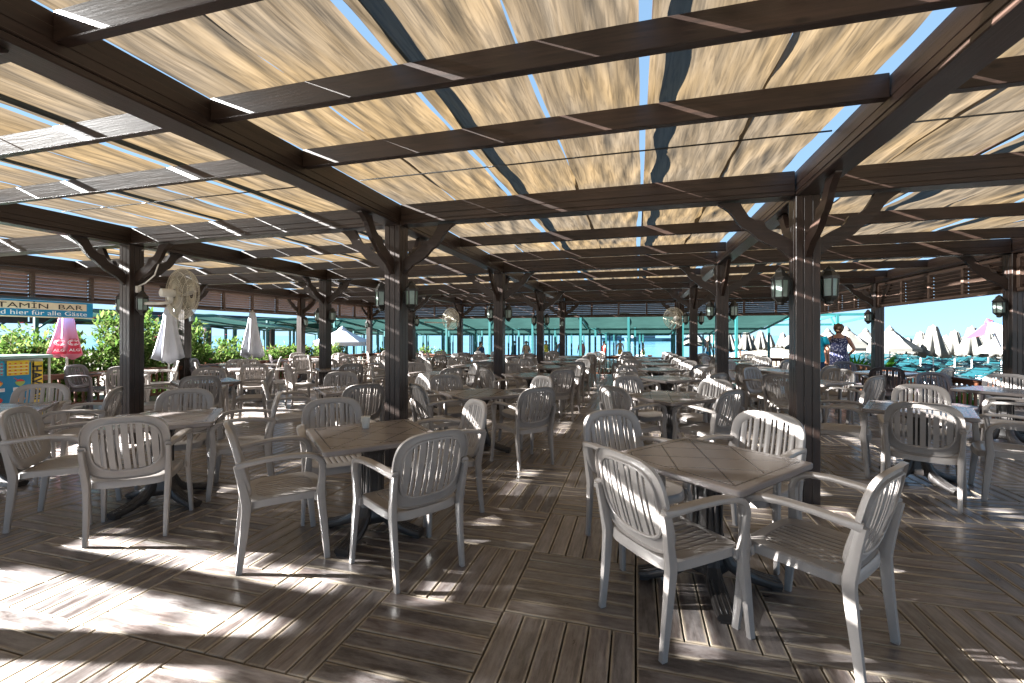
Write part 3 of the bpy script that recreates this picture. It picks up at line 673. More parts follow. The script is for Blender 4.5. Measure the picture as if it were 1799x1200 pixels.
# ------------------------------------------------------------------ lanterns
def make_lantern():
    l = empty('wall_lantern'); m = MB()
    def hexr(r, z): return [(r*cos(pi/6+k*pi/3), r*sin(pi/6+k*pi/3), z) for k in range(6)]
    m = MB(); loft(m, [hexr(.075,.085), hexr(.078,.095), hexr(.040,.14), hexr(.038,.155), hexr(.018,.175), hexr(.008,.185)], False); m.build('cap', IRON, l)
    m = MB(); loft(m, [hexr(.012,-.15), hexr(.028,-.14), hexr(.03,-.12), hexr(.062,-.085), hexr(.066,-.075)], False)
    loft(m, [hexr(.067,.07), hexr(.070,.085)], False)
    for k in range(6):
        a = pi/6+k*pi/3; m.beam((.062*cos(a), .062*sin(a), -.08), (.067*cos(a), .067*sin(a), .075), .010, .010)
    m.tube([(-.092,0,.0),(-.08,0,-.03),(-.05,0,-.11),(-.02,0,-.135)], .008, 6); m.box((-.088,0,.0), (.012,.05,.12), bev=.003)
    m.box((-.075,0,.078), (.03,.02,.014)); m.build('frame', IRON, l)
    m = MB(); loft(m, [hexr(.057,-.078), hexr(.062,.074)], False); m.build('glass', LGLASS, l)
    return l
LN = make_lantern(); ln = 0
def put_lantern(x, y, z, a, label):
    global ln
    o = LN if ln == 0 else copy_tree(LN); ln += 1; o.location = (x, y, z); o.rotation_euler = (0, 0, a); tag(o, label, 'lantern', 'hexagonal wall lanterns on the posts')
cname = ['left outer', 'left', 'centre left', 'centre right', 'right']; rname = ['', 'nearest', 'second', 'third', 'farthest']
for i, j, x, y in POSTS:
    if j == 0: continue
    o_ = PW/2+.094
    if j == 4: put_lantern(x, y-o_, 1.84, -pi/2, 'black lantern with frosted panes, front of the %s post, far row' % cname[i]); continue
    if i > 0 and i < 5: put_lantern(x-o_, y, 1.84, pi, 'black lantern with frosted panes, left face of the %s post, %s row' % (cname[i], rname[j]))
    if i < 4: put_lantern(x+o_, y, 1.84, 0, 'black lantern with frosted panes, right face of the %s post, %s row' % (cname[i], rname[j]))

# ------------------------------------------------------------------ fans
def make_fan():
    f = empty('wall_fan'); r = .35      # fan axis along +Y
    m = MB()
    for k in range(84):
        a = 2*pi*k/84; c, s_ = cos(a), sin(a)
        m.tube([(.05*c,.175,.05*s_),(.20*c,.165,.20*s_),(.32*c,.12,.32*s_),(r*c,.06,r*s_),(.32*c,.0,.32*s_),(.18*c,-.03,.18*s_),(.06*c,-.035,.06*s_)], .0016, 4)
    for (rr, y) in ((r,.06),(r,.045),(.30,-.007),(.30,.135),(.22,.16),(.13,.17),(.2,-.026),(.06,.175)):
        m.tube([(rr*cos(2*pi*k/32), y, rr*sin(2*pi*k/32)) for k in range(33)], .003, 4)
    m.lathe([(.0,0),(.05,0),(.05,.008),(0,.008)], 16); m.build('cage', FANG, f)
    # blades
    b = MB()
    for k in range(3):
        vs = []
        for q in range(6):
            rr = .05+.25*q/5; w = .03+.035*sin(pi*min(1, q/5*.8+.1)); a0 = k*2*pi/3
            for s_ in (-1, 1):
                a = a0+s_*w/rr*.55; vs.append((rr*cos(a), .06+s_*.022, rr*sin(a)))
        fs = [[2*q, 2*q+1, 2*q+3, 2*q+2] for q in range(5)]; n = len(vs); vs2 = vs+[(x, y+.003, z) for x, y, z in vs]
        b.add(vs2, fs+[[n+i for i in g[::-1]] for g in fs])
    b.build('blades', mat('fan_blade', (.30,.29,.27), .4), f)
    m = MB(); m.sweep([(0,-.19,.0),(0,-.185,0),(0,-.06,0),(0,-.04,0),(0,.04,0)], [(.045,.045),(.055,.055),(.06,.06),(.05,.05),(.02,.02)], (1,0,0), True, 16, 2); m.build('motor', WHITE, f)
    m = MB(); m.tube([(0,-.06,-.05),(0,-.06,-.10),(0,-.10,-.13)], .018, 8); m.box((0,-.08,-.07), (.05,.06,.05), bev=.006); m.build('bracket', WHITE, f)
    return f
FN = make_fan()
def put_fan(o, loc, rz, label, arm):
    o.location = loc; o.rotation_euler = (0, 0, rz); tag(o, label, 'fan', 'caged wall fans on the posts')
    M = Matrix.Translation(loc) @ Matrix.Rotation(rz, 4, 'Z'); inv = M.inverted()
    P = [inv @ Vector(p) for p in arm]; MB().tube(P, .02, 8).build('arm', WHITE, o)
put_fan(FN, (-5.96, 4.62, 1.99), R(-14), 'large grey wire cage fan on a white arm at the left post', [(-6.38,4.42,1.84),(-6.2,4.42,1.85),(-6.0,4.45,1.85),(-5.94,4.50,1.86)])
F2 = copy_tree(FN); bpy.data.objects.remove([c for c in F2.children if c.name.startswith('arm')][0])
F3 = copy_tree(F2)
put_fan(F2, (-5.75, 13.3, 1.95), R(-20), 'small wire fan in front of the far post, left of centre', [(-6.1,12.25,1.82),(-5.9,12.9,1.82),(-5.74,13.2,1.83)])
put_fan(F3, (1.2, 15.2, 1.98), R(25), 'small wire fan in front of the far post right of the aisle', [(1.41,15.95,1.85),(1.3,15.5,1.85),(1.22,15.15,1.86)])
MB().tube([(-6.32,4.43,2.56),(-6.06,4.46,2.60),(-6.03,4.44,2.4),(-6.1,4.43,2.22),(-6.25,4.42,2.12),(-6.385,4.42,2.08)], .009, 6).build('cable', WHITE, label='white cable hanging from the beam to the left post beside the fan', cat='cable')
MB().box((-6.375,4.42,2.04), (.04,.06,.09), bev=.006).build('switch_box', WHITE, label='small white switch box on the left post below the cable', cat='switch')
MB().lathe([(.05,0),(.05,2.6)], 16, (0,0,0)).build('steel_pole', STEEL, label='grey galvanised steel pole in front of the left outer post', cat='pole').location = (-10.42, 8.05, 0)

# ------------------------------------------------------------------ umbrellas
def closed_umbrella(name, h0, h1, r, hp, fm, pm_=WHITE, n=8, folds=.28, ax=None, base=True, flare=1.0, rpole=.02):
    u = empty(name); m = MB()
    def mod(th, z): 
        f = (h1-z)/(h1-h0); return 1+folds*f*cos(n*th)+.10*f*sin(3*th+1+z*2)
    prof = [(.0, h1), (.06, h1-.005), (r*.42, h1-.12*(h1-h0)), (r*.54, h1-.30*(h1-h0)), (r*.74*flare, h1-.55*(h1-h0)), (r*.92, h1-.80*(h1-h0)), (r, h0), (r*.93, h0+.005), (r*.5, h1-.55*(h1-h0)), (.0, h1-.1)]
    m.lathe(prof, 64, mod=mod); ch_ = m.build('canopy', fm, u)
    for v in ch_.data.vertices:
        if v.co.z < h0+.02: v.co.z += .035*(h1-h0)*sin(n*atan2(v.co.y, v.co.x)+1.2)+.03*(h1-h0)*sin(2*atan2(v.co.y, v.co.x))
    m = MB(); m.lathe([(.02, h1+.02), (r*.30, h1-.01*(h1-h0)), (r*.44, h1-.15*(h1-h0)), (r*.40, h1-.15*(h1-h0)), (.0, h1-.03)], 32, mod=lambda t, z: 1+.12*cos(8*t)); m.build('top_flap', fm, u)
    MB().lathe([(rpole, 0), (rpole, h1+.05)], 10).build('pole', pm_, u)
    if base: MB().lathe([(.22,0),(.22,.05),(.05,.07),(.04,.22),(.0,.22)], 20).build('base', pm_, u)
    return u
def place(o, x, y, z, label, cat, group=None, rz=0): o.location = (x, y, z); o.rotation_euler = (0, 0, rz); return tag(o, label, cat, group)
U = closed_umbrella('closed_parasol', .86, 2.06, .215, 0, FAB, n=6, folds=.42)
place(U, *w2(297, Y=7.62).xy, 0, 'closed white parasol right of the left post, nearer of the two white ones', 'parasol', 'closed white parasols by the garden railing')
U2 = copy_tree(U); place(U2, *w2(444, Y=9.9).xy, 0, 'closed white parasol farther along the garden railing', 'parasol', 'closed white parasols by the garden railing', 1.1)
# red one with lettering
U = closed_umbrella('closed_parasol', 1.02, 2.05, .205, 0, PINKF, n=5, folds=.26, flare=.97)
Pp = w2(118, X=-10.62); place(U, Pp.x, Pp.y, 0, 'closed red parasol with white lettering beside the bar counter', 'parasol', rz=.5)
ray = Vector((Pp.x, Pp.y, 0)).normalized(); side = Vector((ray.y, -ray.x, 0))
def face_cam(me, parent, world, tilt=0, scale=1):
    o = meshobj('lettering', me, None); M = Matrix((side, Vector((0,0,1)), -ray)).transposed().to_4x4(); M.translation = world
    o.matrix_world = M @ Matrix.Rotation(tilt, 4, 'X'); bpy.context.view_layer.update()
    mw = o.matrix_world.copy(); o.parent = parent; o.matrix_parent_inverse = Matrix.Identity(4)
    o.matrix_basis = (Matrix.Translation(parent.location) @ Matrix.Rotation(parent.rotation_euler.z, 4, 'Z')).inverted() @ mw; return o
# lettering is set on a thin printed border that hangs along the hem of the closed canopy
for s_, xo in ((0, -.105), (1, .105)):
    hem = MB(); pts = []; n = 12
    for q in range(n+1):
        a = -1+2*q/n; 
        for z, k in ((1.075, 1.0), (1.10, 1.0), (1.36, .66)): pts.append((a*.100*k*(1 if z < 1.2 else .95), z, .035*(1-a*a)*1.0))
    base_w = Vector((Pp.x, Pp.y, 0)) + side*xo - ray*.235
    vs = []
    for x, z, dp in pts: 
        tz = (z-1.075)/.3
        vs.append(base_w + side*(x-xo*.30*tz) + Vector((0,0,z)) - ray*(dp) + ray*.10*tz)
    fs = []
    for q in range(n):
        for k in range(2): fs.append([q*3+k, (q+1)*3+k, (q+1)*3+k+1, q*3+k+1])
    off = ray*.004; nv = len(vs)
    hem.add([v-Vector(U.location) for v in vs]+[v+off-Vector(U.location) for v in vs], fs+[[i+nv for i in f[::-1]] for f in fs], True)
    ho = hem.build('printed_panel', REDF, U); ho.rotation_euler = (0, 0, -.5)
    ho.matrix_basis = Matrix.Rotation(-.5, 4, 'Z')
    face_cam(text_mesh('ALG', .07, LWH, 'lettering', .002, .001, 'CENTER', 1.15), U, base_w - ray*.042 + Vector((0,0,1.125)), -.2)
    for rr in (.07, .045):      # the emblem: nested loops
        lp = MB(); lp.tube([(rr*1.1*cos(a)*1.0, rr*.75*sin(a), 0) for a in [R(30+q*300/20) for q in range(21)]], .006, 6)
        me = lp.mesh('emblem', LWH); face_cam(me, U, base_w - side*xo*.12 + ray*.01 - ray*.035+ Vector((0,0,1.29)), -.28)
# open white one farther back
def open_umbrella(r, h, rise, fm, n=8, val=.16, pole=WHITE, name='open_parasol', vflip=None):
    u = empty(name); m = MB(); vs = [(0,0,h+rise)]
    for k in range(n): a = 2*pi*(k+.5)/n; vs.append((r*.5*cos(a), r*.5*sin(a), h+rise*.46))
    for k in range(n): a = 2*pi*(k+.5)/n; vs.append((r*cos(a), r*sin(a), h))
    for k in range(n): a = 2*pi*(k+.5)/n; vs.append((r*1.0*cos(a), r*1.0*sin(a), h-val))
    fs = [[0, 1+k, 1+(k+1) % n] for k in range(n)]+[[1+k, 1+n+k, 1+n+(k+1) % n, 1+(k+1) % n] for k in range(n)]+[[1+n+k, 1+2*n+k, 1+2*n+(k+1) % n, 1+n+(k+1) % n] for k in range(n)]
    N0 = len(vs); vs2 = [(x*.995, y*.995, z-.01) for x, y, z in vs]
    m.add(vs+vs2, fs+[[i+N0 for i in f[::-1]] for f in fs]); m.build('canopy', fm, u)
    m = MB(); m.lathe([(r*.16, h+rise*.86), (r*.13, h+rise*.92), (.02, h+rise+.07), (0, h+rise+.09)], n); m.build('top_vent', fm, u)
    MB().lathe([(.025,0),(.025,h+rise+.05)], 10).build('pole', pole, u)
    m = MB()
    for k in range(n): a = 2*pi*(k+.5)/n; m.tube([(0.02*cos(a),.02*sin(a),h+rise-.05),(r*.97*cos(a), r*.97*sin(a), h-.012)], .008, 4)
    m.build('ribs', pole, u); return u
OU = open_umbrella(1.25, 1.75, .60, FAB); p = w2(602, t=19.5); place(OU, p.x, p.y, -.6, 'open white parasol beyond the garden side, seen between two posts', 'parasol')

# ------------------------------------------------------------------ bar: sign, counter, posters
sg = empty('bar_sign', (-10.30, 6.30, 1.90), pi/2, 'long blue and cream bar sign hanging under the left louvres', 'sign')
# local x runs along world +Y, sign faces world +X (local -y)
MB().box((-1.9,0,0), (3.8,.03,.30), bev=.004).build('board', BLUE, sg)
MB().box((-1.93,-.0165,.058), (3.64,.004,.13)).build('cream_band', SCREAM, sg)
MB().box((-1.9,-.017,-.141), (3.79,.004,.02)).build('cream_edge', SCREAM, sg)
def sgtext(me, x, z, parent=sg):
    o = meshobj('lettering', me, parent); o.location = (x, -.020, z); o.rotation_euler = (pi/2, 0, 0); return o
sgtext(text_mesh('VITAMİN  BAR', .125, BLACK, 'lettering', .002, 0, 'RIGHT', 1.72), -.17, .010)
sgtext(text_mesh('Wir sind hier für alle Gäste', .115, LWH, 'lettering', .002, 0, 'RIGHT', 1.34), -.10, -.105)
MB().tube([(-.3,0,.15),(-.3,0,.19)], .006, 6).tube([(-1.9,0,.15),(-1.9,0,.19)], .006, 6).tube([(-3.4,0,.15),(-3.4,0,.19)], .006, 6).build('hanger', IRON, sg)
bar = empty('bar_counter', (-9.75, 5.24, 0), pi/2, 'white bar counter with a teal edged top standing at the left garden side', 'bar counter')
MB().box((-1.6,.25,.52), (3.2,.5,1.04), bev=.01).build('counter_body', WHITE, bar)
MB().box((-1.76,.22,1.075), (3.65,.72,.05), bev=.008).build('countertop', mat('teal_edged_top', (.35,.50,.47), .4, var=(.25,.42,.40), vscale=3), bar)
MB().tube([(.03,-.10,.0),(.03,-.10,1.05)], .016, 8).build('support_pole', WHITE, bar)
pst = empty('menu_board', (-9.725, 5.09, 0), pi/2, 'blue menu board of ice cream sundaes on the front of the bar counter', 'menu board')
MB().box((-.85,-.012,.52), (1.7,.02,.92)).build('panel', BLUE, pst)
MB().box((-.006,-.014,.52), (.03,.026,.92)).build('edge_strip', LWH, pst)
def sundae(x, z, fill, s_=1):
    g = MB(); pr = [(.012,0),(.016,.006),(.045,.03),(.062,.062),(.060,.075)]
    pl = [(r*s_, z_*s_) for r, z_ in pr]; poly = pl+[(-r, z_) for r, z_ in reversed(pl)]
    g.prism([(x+a, z+b_) for a, b_ in poly], -.028, -.022); o = g.build('sundae_bowl', fill, pst)
    g = MB(); g.prism([(x+a*s_, z+b_*s_) for a, b_ in ((-.055,.077),(.055,.077),(.035,.10),(.0,.115),(-.03,.10))], -.0285, -.022); g.build('sundae_topping', RED, pst)
    g = MB(); g.beam((x-.03*s_, -.026, z+.10*s_), (x-.075*s_, -.026, z+.14*s_), .004, .008); g.build('straw', RED, pst)
    g = MB(); g.box((x+.0,-.0245,z-.045), (.17,.004,.055)); g.build('caption_strip', LWH, pst)
    g = MB(); 
    for q in range(2): g.box((x,-.028,z-.035-q*.017), (.14,.003,.004))
    g.build('caption_lines', PINKF, pst)
for cxi, x in enumerate((-.17, -.44, -.71, -.98)):
    sundae(x, .60, [GREEN, ORANGE, RED, ORANGE][cxi]); sundae(x, .33, [ORANGE, RED, GREEN, ORANGE][cxi])
def small_poster(x, z, w, h, m1, m2, nm, lb):
    e = empty(nm, (-9.725, 5.09, 0), pi/2, lb, 'poster'); g = MB(); g.box((x,-.036,z), (w,.004,h)); g.build('sheet', m1, e)
    g = MB()
    for a in range(4):
        for b_ in range(4): g.box((x-w/2+(a+.5)*w/4, -.040, z-h/2+(b_+.45)*h/4.3), (w*.09,.003,h*.07))
    g.build('picture_dots', m2, e); g = MB()
    for b_ in range(3): g.box((x,-.0395,z-h/2+(b_+1)*h/4.3-.004), (w*.9,.002,.006))
    g.build('rule_lines', LWH, e)
small_poster(-.20, .90, .27, .24, YELLOW, RED, 'small_poster', 'small yellow picture menu poster at the top of the blue board')
small_poster(-.50, .90, .27, .24, mat('poster_teal', (.02,.35,.5), .5), RED, 'small_poster', 'small teal picture menu poster at the top of the blue board')
bn = empty('banner', (-9.72, 5.05, 0), pi/2, 'narrow upright yellow banner with black letters at the right end of the bar counter', 'banner')
MB().box((.085,-.012,.52), (.15,.02,.94)).build('cloth_strip', YELLOW, bn)
o = meshobj('lettering', text_mesh('HAWAII', .165, BLACK, 'lettering', .002, .006, 'LEFT', .98), bn); o.location = (.028,-.024,.93); o.rotation_euler = (pi/2, pi/2, 0)

# ------------------------------------------------------------------ plants
def leaf_mesh(seed, n, h, r, lf, flowers=0, lw=.022, ll=.14, dry=0):
    rnd = random.Random(seed); m = MB(); fl = MB(); tw = MB()
    ns = 26
    stems = []
    for _ in range(ns):
        a = rnd.uniform(0, 2*pi); q = r*sqrt(rnd.random()); hh = h*rnd.uniform(.62, 1.05)*(1-.25*(q/r)**2)
        b = Vector((q*.35*cos(a), q*.35*sin(a), 0)); t = Vector((q*cos(a)*1.1, q*sin(a)*1.1, hh)); stems.append((b, t))
        mid = (b+t)/2+Vector((0,0,.1)); tw.tube([b, mid, t], [.012,.008,.003], 5)
    for k in range(n):
        b, t = stems[rnd.randrange(ns)]; f = rnd.random()**.6*.95+.05; p = b.lerp(t, f)+Vector((rnd.gauss(0,.09), rnd.gauss(0,.09), rnd.gauss(0,.05)))
        a = rnd.uniform(0, 2*pi); el = rnd.uniform(.0, 1.25); dv = Vector((cos(a)*cos(el), sin(a)*cos(el), sin(el)))
        sd = dv.cross(Vector((0,0,1))).normalized(); sd = (sd+Vector((0,0,rnd.uniform(-.5,.5)))).normalized()
        L_ = ll*rnd.uniform(.7, 1.2); w = lw*rnd.uniform(.8, 1.2); mi = 0 if rnd.random() < .6 else 1
        m.add([p, p+dv*L_*.45+sd*w, p+dv*L_, p+dv*L_*.45-sd*w], [[0,1,2,3]], False, mi)
    for k in range(flowers):
        b, t = stems[rnd.randrange(ns)]; p = t+Vector((rnd.gauss(0,.1), rnd.gauss(0,.1), rnd.gauss(0,.08)))
        for q in range(5):
            a = q*1.26; c = p+Vector((cos(a)*.02, sin(a)*.02, .01)); fl.add([p, c+Vector((-.02*sin(a), .02*cos(a), .015)), c+Vector((cos(a)*.025, sin(a)*.025, .02)), c+Vector((.02*sin(a), -.02*cos(a), .015))], [[0,1,2,3]])
    return m, tw, fl
def bush(seed, x, y, h, r, label, n=3200, flowers=14, z=-.6):
    m, tw, fl = leaf_mesh(seed, int(n*1.35), h, r, LEAF, flowers, .030, .17)
    b = empty('oleander_bush', (x, y, z), 0, label, 'bush', 'leafy oleander bushes beyond the left railing')
    me = m.mesh('foliage', LEAF); meshobj('foliage', me, b)
    tw.build('stems', TWIG, b)
    if flowers: fl.build('blossoms', PINK, b)
BU = [(-12.0,4.2,2.05,.9),(-11.9,5.6,2.1,.9),(-12.1,6.9,2.2,.9),(-11.6,7.9,2.75,.75),(-11.9,9.2,2.55,.8),(-12.0,10.7,1.9,.9),(-12.1,12.3,1.75,.9),(-12.0,13.9,1.8,.9),(-11.9,15.6,1.75,.9),(-10.6,17.4,1.5,.9),(-8.6,17.6,1.45,.8),(-13.6,9.8,2.3,1.0),(-13.8,7.2,2.3,1.0),(-14,5,2.2,1.0),(-13.9,12.6,1.9,1.0)]
BL = ['behind the bar counter at the picture edge','behind the menu board','behind the red closed parasol','tall and flowering left of the left post','right of the left post','behind the first white parasol','between the two white parasols','behind the second white parasol','near the far left corner','just outside the far left corner','left of the open white parasol','set back behind the left post','set back behind the red parasol','set back behind the bar','set back between the white parasols']
for k, (x, y, h, r) in enumerate(BU): bush(30+k, x, y, h, r, 'green oleander bush ' + BL[k], 3600 if k < 9 else 2200, 16 if k > 2 else 4)
# dry orange flower stalks
for k, (px, t) in enumerate(((372,11.8),(382,12.3),(458,13.2),(470,13.6))):
    rnd = random.Random(k); p = w2(px, t=t); m = MB(); q0 = MB()
    for _ in range(26):
        a = rnd.uniform(0, 6.3); l = rnd.uniform(.7, 1.35); bx, by = .12*cos(a), .12*sin(a); tp = (bx*2.6, by*2.6, l); m.tube([(bx*.3, by*.3, 0), tp], [.006,.003], 4)
        for z in range(9): q = l*(.6+.045*z); q0.box((bx*2.6*(q/l)+rnd.uniform(-.03,.03), by*2.6*(q/l)+rnd.uniform(-.03,.03), q), (.03,.03,.03), rnd.random()*3)
    e = empty('flower_stalks', (p.x, p.y, -.6), 0, 'clump of dry orange flower stalks, number %s from the left, beyond the garden railing' % ['one','two','three','four'][k], 'plant', 'dry orange flower stalks'); m.build('stalk', TWIG, e); q0.build('flower_heads', ORNG, e)
def fan_palm(x, y, z, s_, label, seed):
    rnd = random.Random(seed); e = empty('fan_palm', (x, y, z), 0, label, 'palm', 'low fan palms on the beach side'); m = MB(); st = MB()
    for k in range(11):
        a = 2*pi*k/11+rnd.uniform(-.3,.3); el = rnd.uniform(.35, 1.25); dv = Vector((cos(a)*cos(el), sin(a)*cos(el), sin(el))); L_ = s_*rnd.uniform(.5,.75); c = dv*L_
        st.tube([(0,0,0), c*.5+Vector((0,0,.05)), c], [.012,.009,.006], 5)
        sd = dv.cross(Vector((0,0,1))).normalized(); up = sd.cross(dv).normalized()
        for b_ in range(18):
            f = -1.35+2.7*b_/17; d1 = (dv*cos(f)+sd*sin(f)).normalized(); l2 = s_*.52*(1-.25*abs(f)/1.35); w = (up*.3+d1.cross(up)).normalized()*.018*s_*1.3
            mid = c+d1*l2*.55; tip = c+d1*l2-Vector((0,0,.10*l2)); m.add([c, mid+w, tip, mid-w], [[0,1,2,3]])
    st.build('stem', TWIG, e); m.build('fronds', PALM, e)
for k, (px, t, s_) in enumerate(((1478,12.6,.8),(1512,12.4,1.05),(1600,10.6,.55),(1650,9.8,.62),(1335,17,.8),(1275,18,.75),(1240,18.5,.7))):
    p = w2(px, t=t); fan_palm(p.x, p.y, -.6, s_*1.5, 'green fan palm ' + ['left of the right outer post','large, touching the right outer post','right of the right outer post','low, before the sun loungers','between the two right posts, right one','between the two right posts, left one','behind the second right post'][k], k)

# ------------------------------------------------------------------ teal framed shade canopies behind and other pergola at the left
def canopy(xa, xb, ya, yb, za, zb, label, cloth=True, brace=True):
    e = empty('shade_canopy', (xa, ya, -.6), 0, label, 'canopy', 'teal framed green canopies on the beach'); W_, D_ = xb-xa, yb-ya; za += .6; zb += .6
    for (x, y, z) in ((0,0,za),(0,D_,zb),(W_*.5,0,za),(W_*.5,D_,zb)):
        MB().box((x, y, z/2), (.09,.09,z)).build('leg', TEAL, e)
    m = MB(); m.beam((0,0,za),(W_,0,za),.07,.09); m.beam((0,D_,zb),(W_,D_,zb),.07,.09)
    for x in (0, W_/2, W_): m.beam((x,0,za),(x,D_,zb),.06,.08)
    if brace:
        for x in (0, W_/2): m.beam((x,0,za-.55),(x,.6,za-.05),.05,.05)
    m.build('frame', TEAL, e)
    if cloth:
        m = MB(); NU, NV = 18, 10; vs = []
        for r in range(NV+1):
            for c in range(NU+1):
                u, v = c/NU, r/NV; x = .03+(W_-.06)*u; y = -.1+(D_+.1)*v; z = za+(zb-za)*v+.075-.05*sin(pi*v)*1-.02*sin(pi*u*2)**2+.02*nz(Vector((x*1.5, y*1.5, xa)))
                vs.append((x, y, z))
        n = len(vs); fs = [[r*(NU+1)+c, r*(NU+1)+c+1, (r+1)*(NU+1)+c+1, (r+1)*(NU+1)+c] for r in range(NV) for c in range(NU)]
        m.add(vs, fs, True); m.build('awning', GCLOTH, e)
RN = ['nearest', 'second', 'third', 'fourth']
CN = ['leftmost', 'second from left', 'third from left', 'fourth from left', 'fifth from left', 'sixth from left', 'rightmost']
for r, (ya, yb, za, zb) in enumerate(((18.6,22.4,2.22,1.72),(22.7,26.6,1.95,1.50),(27.0,31,1.78,1.50),(31.4,35,1.70,1.45))):
    for c in range(7):
        xa = -22+c*3.95+r*.25
        if r > 2 and c > 5: continue
        canopy(xa+.06, xa+3.89, ya, yb, za, zb, 'green canopy on teal frame, %s row, %s' % (RN[r], CN[c]), True, r == 0)
canopy(5.8, 8.3, 18.8, 22.6, 2.18, 1.9, 'bare teal frame without cloth at the right end of the canopies', False, True)
# dark timber pergola beyond the bushes
lp = empty('distant_pergola', (-24, 8, -.6), 0, 'dark timber pergola with grey slatted roof edge beyond the bushes', 'pergola')
for k in range(6):
    for q in range(2): MB().box((q*4.5, k*4.6-6, 1.25), (.28,.28,2.5)).build('post', WZ, lp)
MB().box((2.2, 5.5, 2.95), (5.6, 24, .10)).build('roof', GREYN, lp)
m = MB()
for k in range(26): m.box((5.05, k*.92-6, 2.68), (.05,.86,.44))
m.box((5.03, 5.5, 2.44), (.08, 24.2, .06)); m.build('slatted_fascia', GREYN, lp)
for k, (xa, ya) in enumerate(((-19.0,9),(-19.0,13.2),(-18.6,17.2))):
    canopy(xa, xa+3.9, ya, ya+3.9, 2.15, 1.75, 'green canopy on teal frame behind the garden bushes, %s' % ['nearest','middle','farthest'][k], True, True)

# ------------------------------------------------------------------ people
def skin_body(name, verts, edges, mat_, parent, sub=2):
    me = bpy.data.meshes.new(name); me.from_pydata([v[0] for v in verts], edges, []); o = bpy.data.objects.new(name, me); COL.objects.link(o)
    md = o.modifiers.new('s', 'SKIN'); 
    for i, v in enumerate(verts):
        r = v[1]; me.skin_vertices[0].data[i].radius = r if isinstance(r, tuple) else (r, r)
    me.skin_vertices[0].data[0].use_root = True
    sb = o.modifiers.new('b', 'SUBSURF'); sb.levels = sub; sb.render_levels = sub
    bpy.context.view_layer.update(); m2 = bpy.data.meshes.new_from_object(o.evaluated_get(bpy.context.evaluated_depsgraph_get())); m2.name = name
    bpy.data.objects.remove(o); m2.materials.clear(); m2.materials.append(mat_); m2.polygons.foreach_set('use_smooth', [True]*len(m2.polygons))
    return meshobj(name, m2, parent)
def person(h, loc, rz, label, skin=SKIN, arms=((-.20,.0,.02),(.20,.0,.02)), elbow=None, hand=None, fingers=True, stride=.0, group=None):
    p = empty('person', loc, rz, label, 'person', group); k = h/1.7; e = {}
    V = [((0,0,.95),(.15,.105)), ((0,0,1.12),(.125,.09)), ((0,0,1.30),(.155,.10)), ((0,0,1.42),(.09,.075)), ((0,.01,1.49),(.05,.05)), ((0,.01,1.60),(.075,.088)), ((0,.01,1.665),(.06,.07))]
    E = [(0,1),(1,2),(2,3),(3,4),(4,5),(5,6)]
    for s_ in (-1, 1):
        n = len(V); st = stride*s_
        V += [((s_*.09,0,.86),(.088,.09)), ((s_*.095,st*.3,.50),(.058,.062)), ((s_*.10,st*.6-.02,.30),(.052,.055)), ((s_*.10,st-.02,.09),(.034,.036)), ((s_*.105,st+.10,.035),(.036,.024)), ((s_*.11,st+.17,.022),(.03,.018))]
        E += [(0,n),(n,n+1),(n+1,n+2),(n+2,n+3),(n+3,n+4),(n+4,n+5)]
        n = len(V); el = Vector((s_*.25,-.02,1.10)) if not elbow else Vector(elbow[(s_+1)//2]); hd = Vector((s_*.27,.06,.86)) if not hand else Vector(hand[(s_+1)//2])
        sh = Vector((s_*.175,0,1.385)); dv = (hd-el).normalized(); pl = hd+dv*.07
        V += [(tuple(sh),(.062,.058)), (tuple(sh.lerp(el,.5)),(.05,.05)), (tuple(el),(.038,.038)), (tuple(hd),(.026,.024)), (tuple(pl),(.034,.018))]
        E += [(3,n),(n,n+1),(n+1,n+2),(n+2,n+3),(n+3,n+4)]
        if fingers:
            pr = Vector((0,1,0)) if abs(dv.y) < .8 else Vector((1,0,0)); pr = (pr-dv*pr.dot(dv)).normalized(); inn = dv.cross(pr)
            for f in range(4):
                o_ = pr*(-.024+.016*f); L_ = [.055,.07,.075,.062][f]; b = len(V)
                V += [(tuple(pl+o_+dv*.03),.009), (tuple(pl+o_+dv*(.03+L_*.5)+inn*.006*s_),.008), (tuple(pl+o_*1.1+dv*(.03+L_*.9)+inn*.022*s_),.006)]; E += [(n+4,b),(b,b+1),(b+1,b+2)]
            b = len(V); V += [(tuple(hd+pr*.035+dv*.04),.010), (tuple(hd+pr*.05+dv*.085),.008)]; E += [(n+3,b),(b,b+1)]
    V = [(tuple(Vector(a)*k), (r[0]*k, r[1]*k) if isinstance(r, tuple) else r*k) for a, r in V]
    skin_body('body', V, E, skin, p)
    m = MB(); m.sweep([(0,.085*k,1.60*k),(0,.107*k,1.585*k),(0,.098*k,1.572*k)], [(.010,.008),(.014,.011),(.013,.007)], (1,0,0), True, 8, 2); m.build('nose', skin, p)
    for s_ in (-1, 1):
        m = MB(); m.sweep([(s_*.078*k,.01,1.565*k),(s_*.086*k,.005,1.595*k),(s_*.08*k,.0,1.62*k)], [(.008,.010),(.009,.018),(.006,.010)], (1,0,0), True, 8, 2); m.build('ear', skin, p)
        m = MB(); m.lathe([(0,-.011),(.008,-.008),(.011,0),(.008,.008),(0,.011)], 10, (s_*.03*k,.086*k,1.612*k)); m.build('eye', WHITE, p)
    m = MB(); m.box((0,.092*k,1.545*k), (.045,.012,.008), bev=.002); m.build('mouth', PINKF, p)
    return p
